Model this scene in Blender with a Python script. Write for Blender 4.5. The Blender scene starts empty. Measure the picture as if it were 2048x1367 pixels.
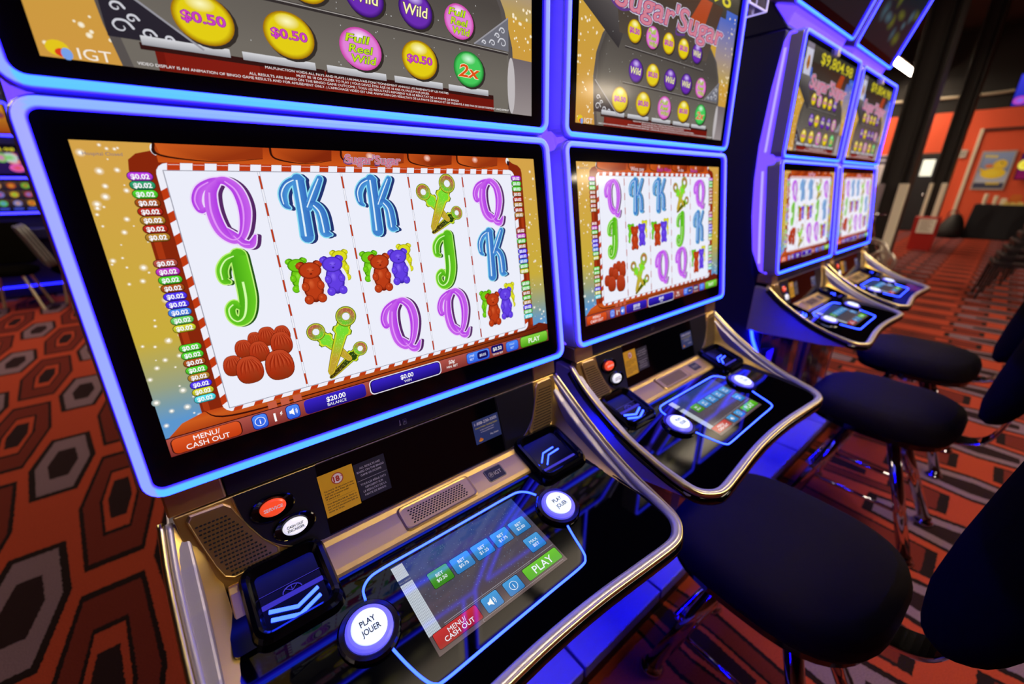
import bpy, bmesh, math, random
from mathutils import Vector, Matrix
random.seed(7)
S = bpy.context.scene
COL = S.collection
rad = math.radians
sin, cos, pi = math.sin, math.cos, math.pi

# ------------------------------------------------------------------ camera, world, exposure
cam_data = bpy.data.cameras.new('camera'); cam = bpy.data.objects.new('camera', cam_data); COL.objects.link(cam)
CX = 0.3015                                   # half width of a cabinet: world x = measured x
cam_loc = Vector((0.04601, -0.56005, 1.37390))
R = Matrix(((0.77284547, -0.63459144, -0.0018936), (-0.22661632, -0.27319798, -0.9348839), (0.59275199, 0.72294991, -0.3549486)))
right, down, fwd = Vector(R[0]), Vector(R[1]), Vector(R[2])
M = Matrix((right, -down, -fwd)).transposed().to_4x4(); M.translation = cam_loc
cam.matrix_world = M
cam_data.sensor_width = 36.0; cam_data.lens = 840.4 / 2048 * 36.0
cam_data.clip_start = 0.02; cam_data.clip_end = 60
cam_data.dof.use_dof = True; cam_data.dof.focus_distance = 0.59; cam_data.dof.aperture_fstop = 2.5
S.camera = cam
S.view_settings.view_transform = 'Standard'; S.view_settings.look = 'None'
S.view_settings.gamma = 1; S.view_settings.exposure = 0.0; S.view_settings.use_curve_mapping = False
S.cycles.use_denoising = True
S.cycles.max_bounces = 8; S.cycles.sample_clamp_indirect = 6.0
W = bpy.data.worlds.new('world'); S.world = W; W.use_nodes = True
W.node_tree.nodes['Background'].inputs[0].default_value = (0.9, 0.8, 0.75, 1)
W.node_tree.nodes['Background'].inputs[1].default_value = 0.02
NEON = 15.0          # blue power of the neon tubes
LAMP = 1.3          # ceiling lamps

# ------------------------------------------------------------------ materials
def lin(c):
    def f(x):
        x = x / 255.0
        return x / 12.92 if x <= 0.04045 else ((x + 0.055) / 1.055) ** 2.4
    return tuple(f(x) for x in c[:3]) + (1.0,)
MATS = {}
def mat(name, color=(128, 128, 128), rough=0.5, metal=0.0, emit=None, es=1.0, bump=0.0, bscale=200.0, spec=0.5, coat=0.0, noise=0.0, attr=False, trans=0.0, stretch=None):
    if name in MATS: return MATS[name]
    m = bpy.data.materials.new(name); m.use_nodes = True; nt = m.node_tree; b = nt.nodes['Principled BSDF']
    b.inputs['Base Color'].default_value = lin(color); b.inputs['Roughness'].default_value = rough
    b.inputs['Metallic'].default_value = metal; b.inputs['Specular IOR Level'].default_value = spec
    b.inputs['Coat Weight'].default_value = coat; b.inputs['Coat Roughness'].default_value = 0.05
    b.inputs['Transmission Weight'].default_value = trans
    if emit is not None:
        b.inputs['Emission Color'].default_value = (*emit, 1); b.inputs['Emission Strength'].default_value = es
    if attr:
        a = nt.nodes.new('ShaderNodeAttribute'); a.attribute_name = 'Col'
        if attr == 'emit':
            b.inputs['Base Color'].default_value = (0, 0, 0, 1)
            nt.links.new(a.outputs['Color'], b.inputs['Emission Color']); b.inputs['Emission Strength'].default_value = es
        else: nt.links.new(a.outputs['Color'], b.inputs['Base Color'])
    if bump or noise:
        tc = nt.nodes.new('ShaderNodeTexCoord'); n = nt.nodes.new('ShaderNodeTexNoise'); n.inputs['Scale'].default_value = bscale; n.inputs['Detail'].default_value = 3
        if stretch:
            mp = nt.nodes.new('ShaderNodeMapping'); mp.inputs['Scale'].default_value = stretch
            nt.links.new(tc.outputs['Object'], mp.inputs['Vector']); nt.links.new(mp.outputs['Vector'], n.inputs['Vector'])
        else: nt.links.new(tc.outputs['Object'], n.inputs['Vector'])
        if bump:
            bp = nt.nodes.new('ShaderNodeBump'); bp.inputs['Strength'].default_value = bump; bp.inputs['Distance'].default_value = 0.002
            nt.links.new(n.outputs['Fac'], bp.inputs['Height']); nt.links.new(bp.outputs['Normal'], b.inputs['Normal'])
        if noise:
            mx = nt.nodes.new('ShaderNodeMix'); mx.data_type = 'RGBA'; mx.inputs[6].default_value = tuple(v * (1 - noise) for v in lin(color)[:3]) + (1,)
            mx.inputs[7].default_value = tuple(min(1, v * (1 + noise)) for v in lin(color)[:3]) + (1,)
            nt.links.new(n.outputs['Fac'], mx.inputs[0]); nt.links.new(mx.outputs[2], b.inputs['Base Color'])
    MATS[name] = m; return m

m_picture = mat('lit_picture', rough=0.12, attr='emit', es=1.0, spec=0.5)
m_print = mat('printed_sticker', rough=0.5, attr='base')
m_led = mat('led_light', rough=0.4, attr='emit', es=1.0, spec=0.2)
m_bezel = mat('black_glass', (3, 3, 8), 0.06, spec=0.5)
m_tray = mat('tray_black_plastic', (3, 3, 6), 0.16, spec=0.22)
m_gloss = mat('gloss_black_plastic', (3, 3, 6), 0.08, spec=0.5)
m_deck = mat('deck_glass', (2, 2, 5), 0.025, spec=0.3)
m_satin = mat('satin_black_plastic', (9, 9, 20), 0.38, bump=0.05, bscale=900)
m_body = mat('dark_cabinet_paint', (20, 15, 62), 0.42, spec=0.4)
m_silver = mat('silver_housing', (176, 170, 176), 0.34, metal=0.45, bump=0.04, bscale=600)
m_champ = mat('champagne_metal', (218, 184, 104), 0.40, metal=1.0, bump=0.12, bscale=1500)
m_champ2 = mat('champagne_grille', (200, 168, 104), 0.42, metal=1.0, bump=0.1, bscale=1500)
m_gold = mat('gold_edge', (236, 216, 150), 0.28, metal=1.0)
m_blue_spill = mat('blue_spill_glow', (120, 110, 190), 0.35, emit=(.085, .034, 1.0), es=2.4)  # blue spill from the neon put into the material as emission, no backlight
m_chrome = mat('chrome', (200, 200, 205), 0.07, metal=1.0)
m_cloth = mat('black_upholstery', (24, 19, 13), 0.85, bump=0.8, bscale=1400, spec=0.1, noise=0.3)
m_clothback = mat('navy_upholstery', (8, 6, 3), 0.95, bump=0.4, bscale=1400, spec=0.03)
m_hole = mat('hole_black', (3, 3, 4), 0.9)
m_cap = mat('button_cap', (235, 240, 255), 0.25, emit=(0.72, 0.86, 1.0), es=0.95)
m_capring = mat('button_halo', (120, 120, 230), 0.3, emit=(0.10, 0.09, 0.9), es=0.9)
m_red_cap = mat('service_cap', (225, 60, 30), 0.25, emit=(0.75, 0.07, 0.02), es=0.8)
m_wht_cap = mat('cashout_cap', (235, 235, 240), 0.25, emit=(0.8, 0.8, 0.85), es=0.75)

# ------------------------------------------------------------------ geometry collector
class G:
    def __init__(s): s.v = []; s.f = []; s.m = []; s.c = []
    def add(s, vs, fs, mi=0, cs=None):
        o = len(s.v); s.v += [tuple(p) for p in vs]; s.f += [tuple(i + o for i in f) for f in fs]; s.m += [mi] * len(fs)
        s.c += cs if cs is not None else [(1, 1, 1, 1)] * len(vs)
    def box(s, x0, x1, y0, y1, z0, z1, mi=0):
        vs = [(x, y, z) for x in (x0, x1) for y in (y0, y1) for z in (z0, z1)]
        s.add(vs, [(0, 1, 3, 2), (4, 6, 7, 5), (0, 4, 5, 1), (2, 3, 7, 6), (0, 2, 6, 4), (1, 5, 7, 3)], mi)
    def prism(s, pts, a, b, mi=0, mp=None):          # pts 2D loop, between a and b along third coordinate through mp
        n = len(pts)
        vs = [mp(p[0], p[1], a) for p in pts] + [mp(p[0], p[1], b) for p in pts]
        fs = [tuple(range(n)), tuple(range(2 * n - 1, n - 1, -1))] + [(i, (i + 1) % n, n + (i + 1) % n, n + i) for i in range(n)]
        s.add(vs, fs, mi)
    def loft(s, rings, mi=0, closed=True, caps=True, cols=None, ringclosed=False):
        n = len(rings[0]); vs = [p for r in rings for p in r]; fs = []
        K = len(rings); rng = K if ringclosed else K - 1
        for k in range(rng):
            k2 = (k + 1) % K
            for i in range(n if closed else n - 1):
                j = (i + 1) % n; fs.append((k * n + i, k * n + j, k2 * n + j, k2 * n + i))
        if caps and closed and not ringclosed: fs += [tuple(range(n))[::-1], tuple((K - 1) * n + i for i in range(n))]
        s.add(vs, fs, mi, cols)
    def tube(s, path, r, n=10, mi=0, closed=False, caps=True):
        P = [Vector(p) for p in path]; rings = []; K = len(P); up = None
        for i, p in enumerate(P):
            if closed: t = (P[(i + 1) % K] - P[i - 1])
            else: t = P[min(i + 1, K - 1)] - P[max(i - 1, 0)]
            t.normalize()
            if up is None:
                up = Vector((0, 0, 1)) if abs(t.z) < 0.9 else Vector((1, 0, 0))
            a = (up - t * up.dot(t)).normalized(); b = t.cross(a); up = a
            rr = r[i] if isinstance(r, (list, tuple)) else r
            rings.append([p + a * cos(2 * pi * k / n) * rr + b * sin(2 * pi * k / n) * rr for k in range(n)])
        s.loft(rings, mi, caps=caps, ringclosed=closed)
    def lathe(s, prof, c=(0, 0, 0), n=20, mi=0, fr=None):
        c = Vector(c); rings = []
        for (r, h) in prof:
            ring = []
            for k in range(n):
                a = 2 * pi * k / n; q = (r * cos(a), r * sin(a), h)
                ring.append(fr(*q) if fr else c + Vector(q))
            rings.append(ring)
        s.loft(rings, mi)
    def make(s, name, mats, parent=None, bevel=0.0, smooth=False, recalc=True, off=None, seg=2):
        me = bpy.data.meshes.new(name)
        vs = s.v if off is None else [(p[0] + off[0], p[1] + off[1], p[2] + off[2]) for p in s.v]
        me.from_pydata([tuple(p) for p in vs], [], s.f)
        if not isinstance(mats, (list, tuple)): mats = [mats]
        for m in mats: me.materials.append(m)
        me.polygons.foreach_set('material_index', s.m)
        ca = me.color_attributes.new('Col', 'FLOAT_COLOR', 'POINT')
        ca.data.foreach_set('color', [x for c in s.c for x in c])
        if recalc:
            b = bmesh.new(); b.from_mesh(me); bmesh.ops.recalc_face_normals(b, faces=b.faces); b.to_mesh(me); b.free()
        if smooth: me.polygons.foreach_set('use_smooth', [True] * len(me.polygons))
        me.update()
        o = bpy.data.objects.new(name, me); COL.objects.link(o)
        if parent: o.parent = parent
        if bevel:
            md = o.modifiers.new('bevel', 'BEVEL'); md.width = bevel; md.segments = seg; md.limit_method = 'ANGLE'; md.angle_limit = rad(35)
            if smooth: md.harden_normals = False
        return o

def rr_loop(u0, u1, v0, v1, r, n=6):
    out = []
    for (cx, cy, a0) in ((u1 - r, v1 - r, 0), (u0 + r, v1 - r, 90), (u0 + r, v0 + r, 180), (u1 - r, v0 + r, 270)):
        for k in range(n + 1):
            a = rad(a0 + 90 * k / n); out.append((cx + r * cos(a), cy + r * sin(a)))
    return out
class Fr:                                              # a tilted panel's own frame: u right, v up, h out of the panel
    def __init__(s, o, U, V): s.o = Vector(o); s.U = Vector(U).normalized(); s.V = Vector(V).normalized(); s.N = s.U.cross(s.V)
    def __call__(s, u, v, h=0.0): return s.o + s.U * u + s.V * v + s.N * h
def smooth_path(P, k=6):
    P = [Vector(p) for p in P]; out = []
    for i in range(len(P) - 1):
        p0 = P[max(i - 1, 0)]; p1 = P[i]; p2 = P[i + 1]; p3 = P[min(i + 2, len(P) - 1)]
        for j in range(k):
            t = j / k
            out.append(0.5 * ((2 * p1) + (p2 - p0) * t + (2 * p0 - 5 * p1 + 4 * p2 - p3) * t * t + (3 * p1 - p0 - 3 * p2 + p3) * t ** 3))
    out.append(P[-1]); return out

def thing(name, label, cat, loc=(0, 0, 0), rz=0.0, group=None):
    o = bpy.data.objects.new(name, None); COL.objects.link(o); o.empty_display_size = 0.1
    o.location = loc; o.rotation_euler = (0, 0, rz); o['label'] = label; o['category'] = cat
    if group: o['group'] = group
    return o
def tag(o, label, cat, group=None):
    o['label'] = label; o['category'] = cat
    if group: o['group'] = group
    return o
def struct(o): o['kind'] = 'structure'; return o
def copy_tree(o, parent=None):
    c = o.copy(); COL.objects.link(c); c.parent = parent
    for ch in list(o.children): copy_tree(ch, c)
    return c

# ------------------------------------------------------------------ flat artwork (screens, stickers) as layered coloured polygons
TXT = {}
def text_geo(s, bold=0.0, shear=0.0):
    if 'M' in s: bold = 0.0                        # the offset breaks this glyph
    key = (s, bold, shear)
    if key in TXT: return TXT[key]
    cu = bpy.data.curves.new('t', 'FONT'); cu.body = s; cu.size = 1.0; cu.offset = bold; cu.shear = shear; cu.resolution_u = 3
    cu.align_x = 'CENTER'
    ob = bpy.data.objects.new('t', cu); COL.objects.link(ob)
    bpy.context.view_layer.update()
    dg = bpy.context.evaluated_depsgraph_get(); e = ob.evaluated_get(dg); me = e.to_mesh()
    vs = [(v.co.x, v.co.y) for v in me.vertices]; fs = [tuple(p.vertices) for p in me.polygons]
    e.to_mesh_clear(); bpy.data.objects.remove(ob); bpy.data.curves.remove(cu)
    x0 = min(v[0] for v in vs); x1 = max(v[0] for v in vs); y0 = min(v[1] for v in vs); y1 = max(v[1] for v in vs)
    TXT[key] = (vs, fs, (x0, x1, y0, y1)); return TXT[key]
class Art:
    EPS = 0.00004
    def __init__(s, scale=0.001): s.g = G(); s.k = scale
    def poly(s, pts, col, L=1, cols=None):
        c = lin(col) if cols is None else None
        s.g.add([(p[0], p[1], L) for p in pts], [tuple(range(len(pts)))], 0, [c] * len(pts) if cols is None else [lin(q) for q in cols])
    def rect(s, x0, y0, x1, y1, col, L=1, top=None):
        s.poly([(x0, y0), (x1, y0), (x1, y1), (x0, y1)], col, L, None if top is None else [col, col, top, top])
    def rrect(s, x0, y0, x1, y1, r, col, L=1, top=None):
        pts = rr_loop(x0, x1, y0, y1, min(r, (x1 - x0) / 2.01, (y1 - y0) / 2.01), 4)
        if top is None: s.poly(pts, col, L)
        else: s.poly(pts, col, L, [tuple(a + (b - a) * (p[1] - y0) / (y1 - y0) for a, b in zip(col, top)) for p in pts])
    def ell(s, cx, cy, rx, ry, col, L=1, n=20, mid=None, off=(0, 0), rot=0.0, p0=0, p1=360):
        ca, sa = cos(rot), sin(rot); pts = []
        for k in range(n):
            a = rad(p0 + (p1 - p0) * k / n); x, y = rx * cos(a), ry * sin(a); pts.append((cx + x * ca - y * sa, cy + x * sa + y * ca))
        if mid is None: s.poly(pts, col, L); return
        c0, c1 = lin(mid), lin(col)
        s.g.add([(cx + off[0], cy + off[1], L)] + [(p[0], p[1], L) for p in pts], [(0, k + 1, (k + 1) % n + 1) for k in range(n)], 0, [c0] + [c1] * n)
    def ball(s, cx, cy, rx, ry, dark, base, hi, L=1, n=24, rot=0.0, off=(-0.25, 0.35)):
        ca, sa = cos(rot), sin(rot); vs = []; cs = []
        steps = ((1.0, dark), (0.8, base), (0.35, base), (0.0, hi))
        for (t, c) in steps:
            for k in range(n):
                a = 2 * pi * k / n; x = rx * (t * cos(a) + (1 - t) * off[0]); y = ry * (t * sin(a) + (1 - t) * off[1])
                vs.append((cx + x * ca - y * sa, cy + x * sa + y * ca, L)); cs.append(lin(c))
        fs = [(q * n + k, q * n + (k + 1) % n, (q + 1) * n + (k + 1) % n, (q + 1) * n + k) for q in range(3) for k in range(n)]
        s.g.add(vs, fs, 0, cs)
    def stroke(s, P, w, col, L=1, k=6, end=None, sm=True, off=(0, 0), cap=True, wadd=0.0, wk=1.0):
        n0 = len(P); ws = w if isinstance(w, (list, tuple)) else [w] * n0
        Q = [Vector((p[0], p[1], ws[i])) for i, p in enumerate(P)]
        if sm and n0 > 2: Q = smooth_path(Q, k)
        vs = []; cs = []; K = len(Q); c0 = lin(col); c1 = lin(end) if end else c0
        for i, q in enumerate(Q):
            t = Vector((Q[min(i + 1, K - 1)].x - Q[max(i - 1, 0)].x, Q[min(i + 1, K - 1)].y - Q[max(i - 1, 0)].y)); t.normalize()
            hw = max(0.02, (q.z * wk + wadd) / 2)
            nx, ny = -t.y * hw, t.x * hw
            vs += [(q.x + nx + off[0], q.y + ny + off[1], L), (q.x - nx + off[0], q.y - ny + off[1], L)]; cs += [c0, c1]
        s.g.add(vs, [(2 * i, 2 * i + 1, 2 * i + 3, 2 * i + 2) for i in range(K - 1)], 0, cs)
        if cap:
            for q in (Q[0], Q[-1]):
                h = max(0.02, (q.z * wk + wadd) / 2)
                s.ell(q.x + off[0], q.y + off[1], h, h, tuple((a + b) / 2 for a, b in zip(col, end or col)), L - 0.02, n=12)
    def text(s, t, cx, cy, h, col, L=3, w=None, bold=0.0, shear=0.0, align='c', maxw=None):
        vs, fs, (x0, x1, y0, y1) = text_geo(t, bold, shear)
        k = h / 0.73; kx = k if w is None else w / (x1 - x0)
        if maxw and kx * (x1 - x0) > maxw: kx = maxw / (x1 - x0)
        mx = (x0 + x1) / 2 if align == 'c' else (x0 if align == 'l' else x1)
        c = lin(col)
        s.g.add([(cx + (v[0] - mx) * kx, cy - h / 2 + v[1] * k, L) for v in vs], fs, 0, [c] * len(vs))
    def mesh(s, fr, h0=0.0, shift=(0, 0)):
        g = G(); g.f = s.g.f; g.m = s.g.m; g.c = s.g.c
        g.v = [fr((p[0] + shift[0]) * s.k, (p[1] + shift[1]) * s.k, h0 + p[2] * s.EPS) for p in s.g.v]
        return g

# ---- letters, in a unit box that x, y, w, h place
def T(x, y, w, h, P): return [(x + p[0] * w, y + p[1] * h) for p in P]
def letter(A, ch, x, y, w, h):
    if ch == 'Q':
        strokes = [([(.20, .57), (.09, .55), (.06, .68), (.16, .83), (.36, .92), (.54, .95)], [.05, .13, .15, .14, .12, .1]),
                   ([(.50, .93), (.33, .78), (.28, .52), (.34, .26), (.50, .12), (.66, .14), (.78, .30), (.85, .56), (.80, .80), (.64, .93), (.46, .94)], [.10, .17, .2, .2, .16, .13, .16, .2, .19, .15, .1]),
                   ([(.46, .27), (.56, .17), (.68, .05), (.82, .03), (.93, .15)], [.04, .11, .14, .13, .05])]
        cb, ce, dk, wh, hl = (176, 58, 226), (200, 100, 236), (84, 40, 100), (236, 214, 250), (226, 150, 248)
    elif ch == 'K':
        strokes = [([(.13, .52), (.06, .58), (.06, .74), (.18, .88), (.36, .95), (.52, .96)], [.06, .12, .15, .14, .12, .08]),
                   ([(.42, .95), (.40, .5), (.37, .06)], [.22, .22, .24]),
                   ([(.88, .97), (.70, .75), (.52, .52)], [.12, .16, .14]),
                   ([(.50, .56), (.66, .55), (.76, .44), (.78, .26), (.78, .10), (.90, .06)], [.10, .16, .19, .2, .19, .05])]
        cb, ce, dk, wh, hl = (52, 106, 190), (74, 150, 218), (34, 50, 110), (140, 220, 240), (220, 240, 252)
    else:
        strokes = [([(.24, .62), (.12, .66), (.14, .80), (.34, .92), (.62, .97), (.82, .99)], [.08, .16, .18, .16, .14, .06]),
                   ([(.72, .97), (.70, .6), (.66, .34), (.50, .12), (.26, .05), (.08, .12), (.08, .24), (.24, .30), (.36, .24)], [.26, .28, .28, .24, .18, .16, .16, .16, .08])]
        cb, ce, dk, wh, hl = (104, 202, 34), (72, 168, 22), (34, 84, 20), (190, 240, 120), (214, 252, 170)
    if ch == 'J':
        gw = h * .78
    else: gw = w * 1.22
    for (P, ws) in strokes:
        q = T(x, y, w, h, P); wl = [a * gw for a in ws]
        A.stroke(q, wl, dk, 5, off=(w * .075, -h * .012), wadd=gw * .02)
        A.stroke(q, wl, dk, 5.3, off=(w * .045, -h * .006), wadd=gw * .02)
        A.stroke(q, wl, wh, 6, wadd=gw * .03)
    for j, (P, ws) in enumerate(strokes):
        q = T(x, y, w, h, P); wl = [a * gw for a in ws]
        A.stroke(q, wl, cb, 6.5 + j * .3, end=ce, wadd=-gw * .012)
        A.stroke(q[1:-1] if len(q) > 3 else q, (wl[1:-1] if len(q) > 3 else wl), hl, 8 + j * .1, wk=.14, off=(-gw * .025, 0), cap=False)
def bear(A, x, y, w, h, base, dark, hi, L):
    e = lambda cx, cy, rx, ry, l=0, off=(-.2, .3): A.ball(x + cx * w, y + cy * h, rx * w, ry * h, dark, base, hi, L + l, n=16, off=off)
    glow = tuple(min(255, int(c * .35 + 165)) for c in base)
    A.ell(x + .5 * w, y + .38 * h, .56 * w, .42 * h, (238, 238, 248), L - .5, mid=glow)
    A.ell(x + .2 * w, y + .9 * h, .17 * w, .1 * h, dark, L - .1, n=12); A.ell(x + .8 * w, y + .9 * h, .17 * w, .1 * h, dark, L - .1, n=12)
    A.ell(x + .5 * w, y + .4 * h, .40 * w, .36 * h, dark, L - .1)
    e(.15, .90, .17, .085); e(.85, .90, .17, .085)
    e(.5, .4, .38, .34, .1); e(.5, .78, .45, .19, .3, (0, .1))
    e(.2, .42, .15, .11, .5); e(.8, .42, .15, .11, .5); e(.24, .12, .19, .11, .5); e(.76, .12, .19, .11, .5)
    A.stroke([(x + .38 * w, y + .78 * h), (x + .46 * w, y + .77 * h)], h * .012, dark, L + .8, cap=False)
    A.stroke([(x + .56 * w, y + .77 * h), (x + .64 * w, y + .78 * h)], h * .012, dark, L + .8, cap=False)
    A.ell(x + .51 * w, y + .70 * h, .05 * w, .02 * h, dark, L + .8, n=8)
def bears(A, x, y, w, h):
    bear(A, x + .0 * w, y + .26 * h, .32 * w, .66 * h, (110, 200, 20), (50, 120, 10), (150, 230, 60), 5)
    bear(A, x + .70 * w, y + .36 * h, .30 * w, .64 * h, (220, 220, 30), (140, 140, 10), (240, 240, 110), 5)
    bear(A, x + .14 * w, y + .0 * h, .40 * w, .84 * h, (186, 60, 22), (110, 26, 10), (216, 96, 48), 7)
    bear(A, x + .52 * w, y + .10 * h, .38 * w, .80 * h, (98, 62, 226), (54, 30, 160), (136, 104, 248), 7)
def gkey(A, p, q, r, L, dark=False):
    # a gummy dummy: ring at p, pointed shaft to q
    px, py = p; qx, qy = q; d = Vector((qx - px, qy - py)); ln = d.length; d.normalize(); n = Vector((-d.y, d.x))
    def pt(a, b): return (px + d.x * a + n.x * b, py + d.y * a + n.y * b)
    prof = [(r * .6, r * .62), (r * 1.15, r * .62), (r * 1.35, r * .85), (r * 1.75, r * .85), (r * 2.0, r * .55), (ln * .72, r * .42), (ln * .95, r * .30), (ln, r * .12)]
    def shape(k, cola, colb, colc, LL):
        vs = []; cs = []
        for (a, b) in prof:
            f = a / ln; c = cola if f < .45 else (tuple(cola[i] + (colb[i] - cola[i]) * min(1, (f - .45) / .2) for i in range(3)))
            vs += [(*pt(a, b * k), LL), (*pt(a, -b * k), LL)]; cs += [lin(c), lin(c)]
        A.g.add(vs, [(2 * i, 2 * i + 1, 2 * i + 3, 2 * i + 2) for i in range(len(prof) - 1)], 0, cs)
    ga, yb, br = ((40, 70, 15), (60, 50, 10), (170, 90, 60)) if dark else ((120, 220, 50), (190, 160, 50), (170, 88, 60))
    shape(1.22, (80, 110, 10), (110, 90, 10), br, L); shape(1.08, (200, 220, 40), (210, 190, 40), br, L + .2); shape(.8, ga, yb, br, L + .4)
    def ring(r0, r1, c_in, LL, grad=None):
        n_ = 28; vs = []; cs = []
        for k in range(n_):
            a = 2 * pi * k / n_; o = (cos(a) * d.x + sin(a) * n.x, cos(a) * d.y + sin(a) * n.y); f = (1 + cos(a)) / 2
            c = c_in if grad is None else tuple(c_in[i] + (grad[i] - c_in[i]) * f ** 1.5 for i in range(3))
            vs += [(px + o[0] * r0, py + o[1] * r0, LL), (px + o[0] * r1, py + o[1] * r1, LL)]; cs += [lin(c)] * 2
        A.g.add(vs, [(2 * k, 2 * k + 1, (2 * k + 3) % (2 * n_), (2 * k + 2) % (2 * n_)) for k in range(n_)], 0, cs)
    ring(r * .40, r * 1.1, (90, 110, 10), L + .5); ring(r * .44, r * 1.02, (190, 200, 50), L + .6); ring(r * .48, r * .92, (176, 96, 70), L + .7, (110, 200, 50))
    rnd = random.Random(5)
    for _ in range(60):                                   # sugar grains
        a = rnd.uniform(0, 2 * pi); rr = rnd.uniform(.52, .9) * r
        A.ell(px + cos(a) * rr, py + sin(a) * rr, r * .03, r * .03, (225, 190, 120), L + .85, n=5)
    for _ in range(60):
        a = rnd.uniform(1.2 * r, ln * .95); b = rnd.uniform(-.3, .3) * r
        A.ell(*pt(a, b), r * .03, r * .03, (200, 235, 120) if a < ln * .55 else (225, 205, 110), L + .85, n=5)
def keys(A, x, y, w, h):
    gkey(A, (x + .92 * w, y + .34 * h), (x + .22 * w, y + .01 * h), w * .14, 5, True)
    gkey(A, (x + .14 * w, y + .72 * h), (x + .70 * w, y + .20 * h), w * .16, 6.5)
    gkey(A, (x + .76 * w, y + .86 * h), (x + .24 * w, y + .06 * h), w * .19, 8)
def gum(A, cx, cy, w, h, L):
    b, d, hi = (170, 46, 16), (96, 20, 6), (210, 92, 54)
    pts = []
    for k in range(28):
        a = 2 * pi * k / 28; x, y = cos(a), sin(a)
        pts.append((.5 * math.copysign(abs(x) ** .75, x) * (1 - .10 * max(0, y)), .42 + (.58 if y > 0 else .50) * math.copysign(abs(y) ** .85, y)))
    A.poly([(cx + a * w * 1.04, cy + (c - .42) * h * 1.03 + .42 * h) for a, c in pts], d, L)
    A.poly([(cx + a * w, cy + c * h) for a, c in pts], b, L + .2, [tuple(b[i] + (hi[i] - b[i]) * max(0, (p[1] - .3)) * .8 - (30 if p[1] < .1 and i == 0 else 0) for i in range(3)) for p in pts])
    for k in (-.36, -.2, -.04, .12, .28, .4):
        A.stroke([(cx + k * .35 * w, cy + h * .88), (cx + k * .85 * w, cy + h * .62), (cx + k * 1.0 * w, cy + h * .30)], [w * .01, w * .05, w * .01], (130, 30, 10), L + .4, end=b, cap=False)
        A.stroke([(cx + (k + .06) * .4 * w, cy + h * .86), (cx + (k + .06) * .85 * w, cy + h * .60), (cx + (k + .06) * w, cy + h * .4)], [w * .01, w * .045, w * .01], hi, L + .5, end=b, cap=False)
def gums(A, x, y, w, h):
    for (a, b, s_, L) in ((.50, .70, .20, 5), (.68, .68, .26, 5.4), (.90, .68, .24, 5.6), (.32, .56, .24, 5.8), (.13, .30, .27, 5.9), (.86, .48, .32, 6), (.52, .44, .28, 6.4), (.33, .12, .37, 7), (.76, .06, .42, 7.6)):
        gum(A, x + a * w, y + b * h * .9, s_ * w, s_ * h * 1.05, L)
CHC = {'p': (140, 40, 170), 't': (30, 120, 80), 'g': (60, 160, 30), 'b': (130, 60, 16), 'r': (140, 26, 16), 'o': (140, 100, 30), 'm': (140, 60, 50), 'v': (150, 40, 150), 'u': (60, 36, 200), 'l': (50, 100, 190), 'e': (80, 160, 70), 'y': (160, 160, 30), 'c': (60, 170, 180)}
def logo(A, cx, cy, w, h, L=6):
    for (b, c, l) in ((.055, (232, 226, 240), 0), (.038, (92, 56, 130), .4), (.014, (222, 112, 118), .8), (-.004, (206, 128, 150), 1.2)):
        A.text("Sugar'Sugar", cx, cy, h, c, L + l, w=w * (1 + b * .6), bold=b, shear=.15)
    A.stroke([(cx - .5 * w, cy + .1 * h), (cx - .53 * w, cy - .35 * h), (cx - .46 * w, cy - .6 * h), (cx - .38 * w, cy - .45 * h)], h * .1, (92, 56, 130), L + .3)
    A.stroke([(cx + .02 * w, cy - .3 * h), (cx + .01 * w, cy - .7 * h), (cx + .09 * w, cy - .62 * h)], h * .1, (92, 56, 130), L + .3)
def bgcol(v): # v 0 bottom .. 1 top
    a, b, c, d = (92, 150, 205), (150, 160, 130), (200, 172, 60), (212, 162, 74)
    if v < .12: return a
    if v < .24: f = (v - .12) / .12; return tuple(a[i] + (b[i] - a[i]) * f for i in range(3))
    if v < .4: f = (v - .24) / .16; return tuple(b[i] + (c[i] - b[i]) * f for i in range(3))
    f = (v - .4) / .6; return tuple(c[i] + (d[i] - c[i]) * f for i in range(3))
DW, DH = 597.6, 336.2
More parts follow.
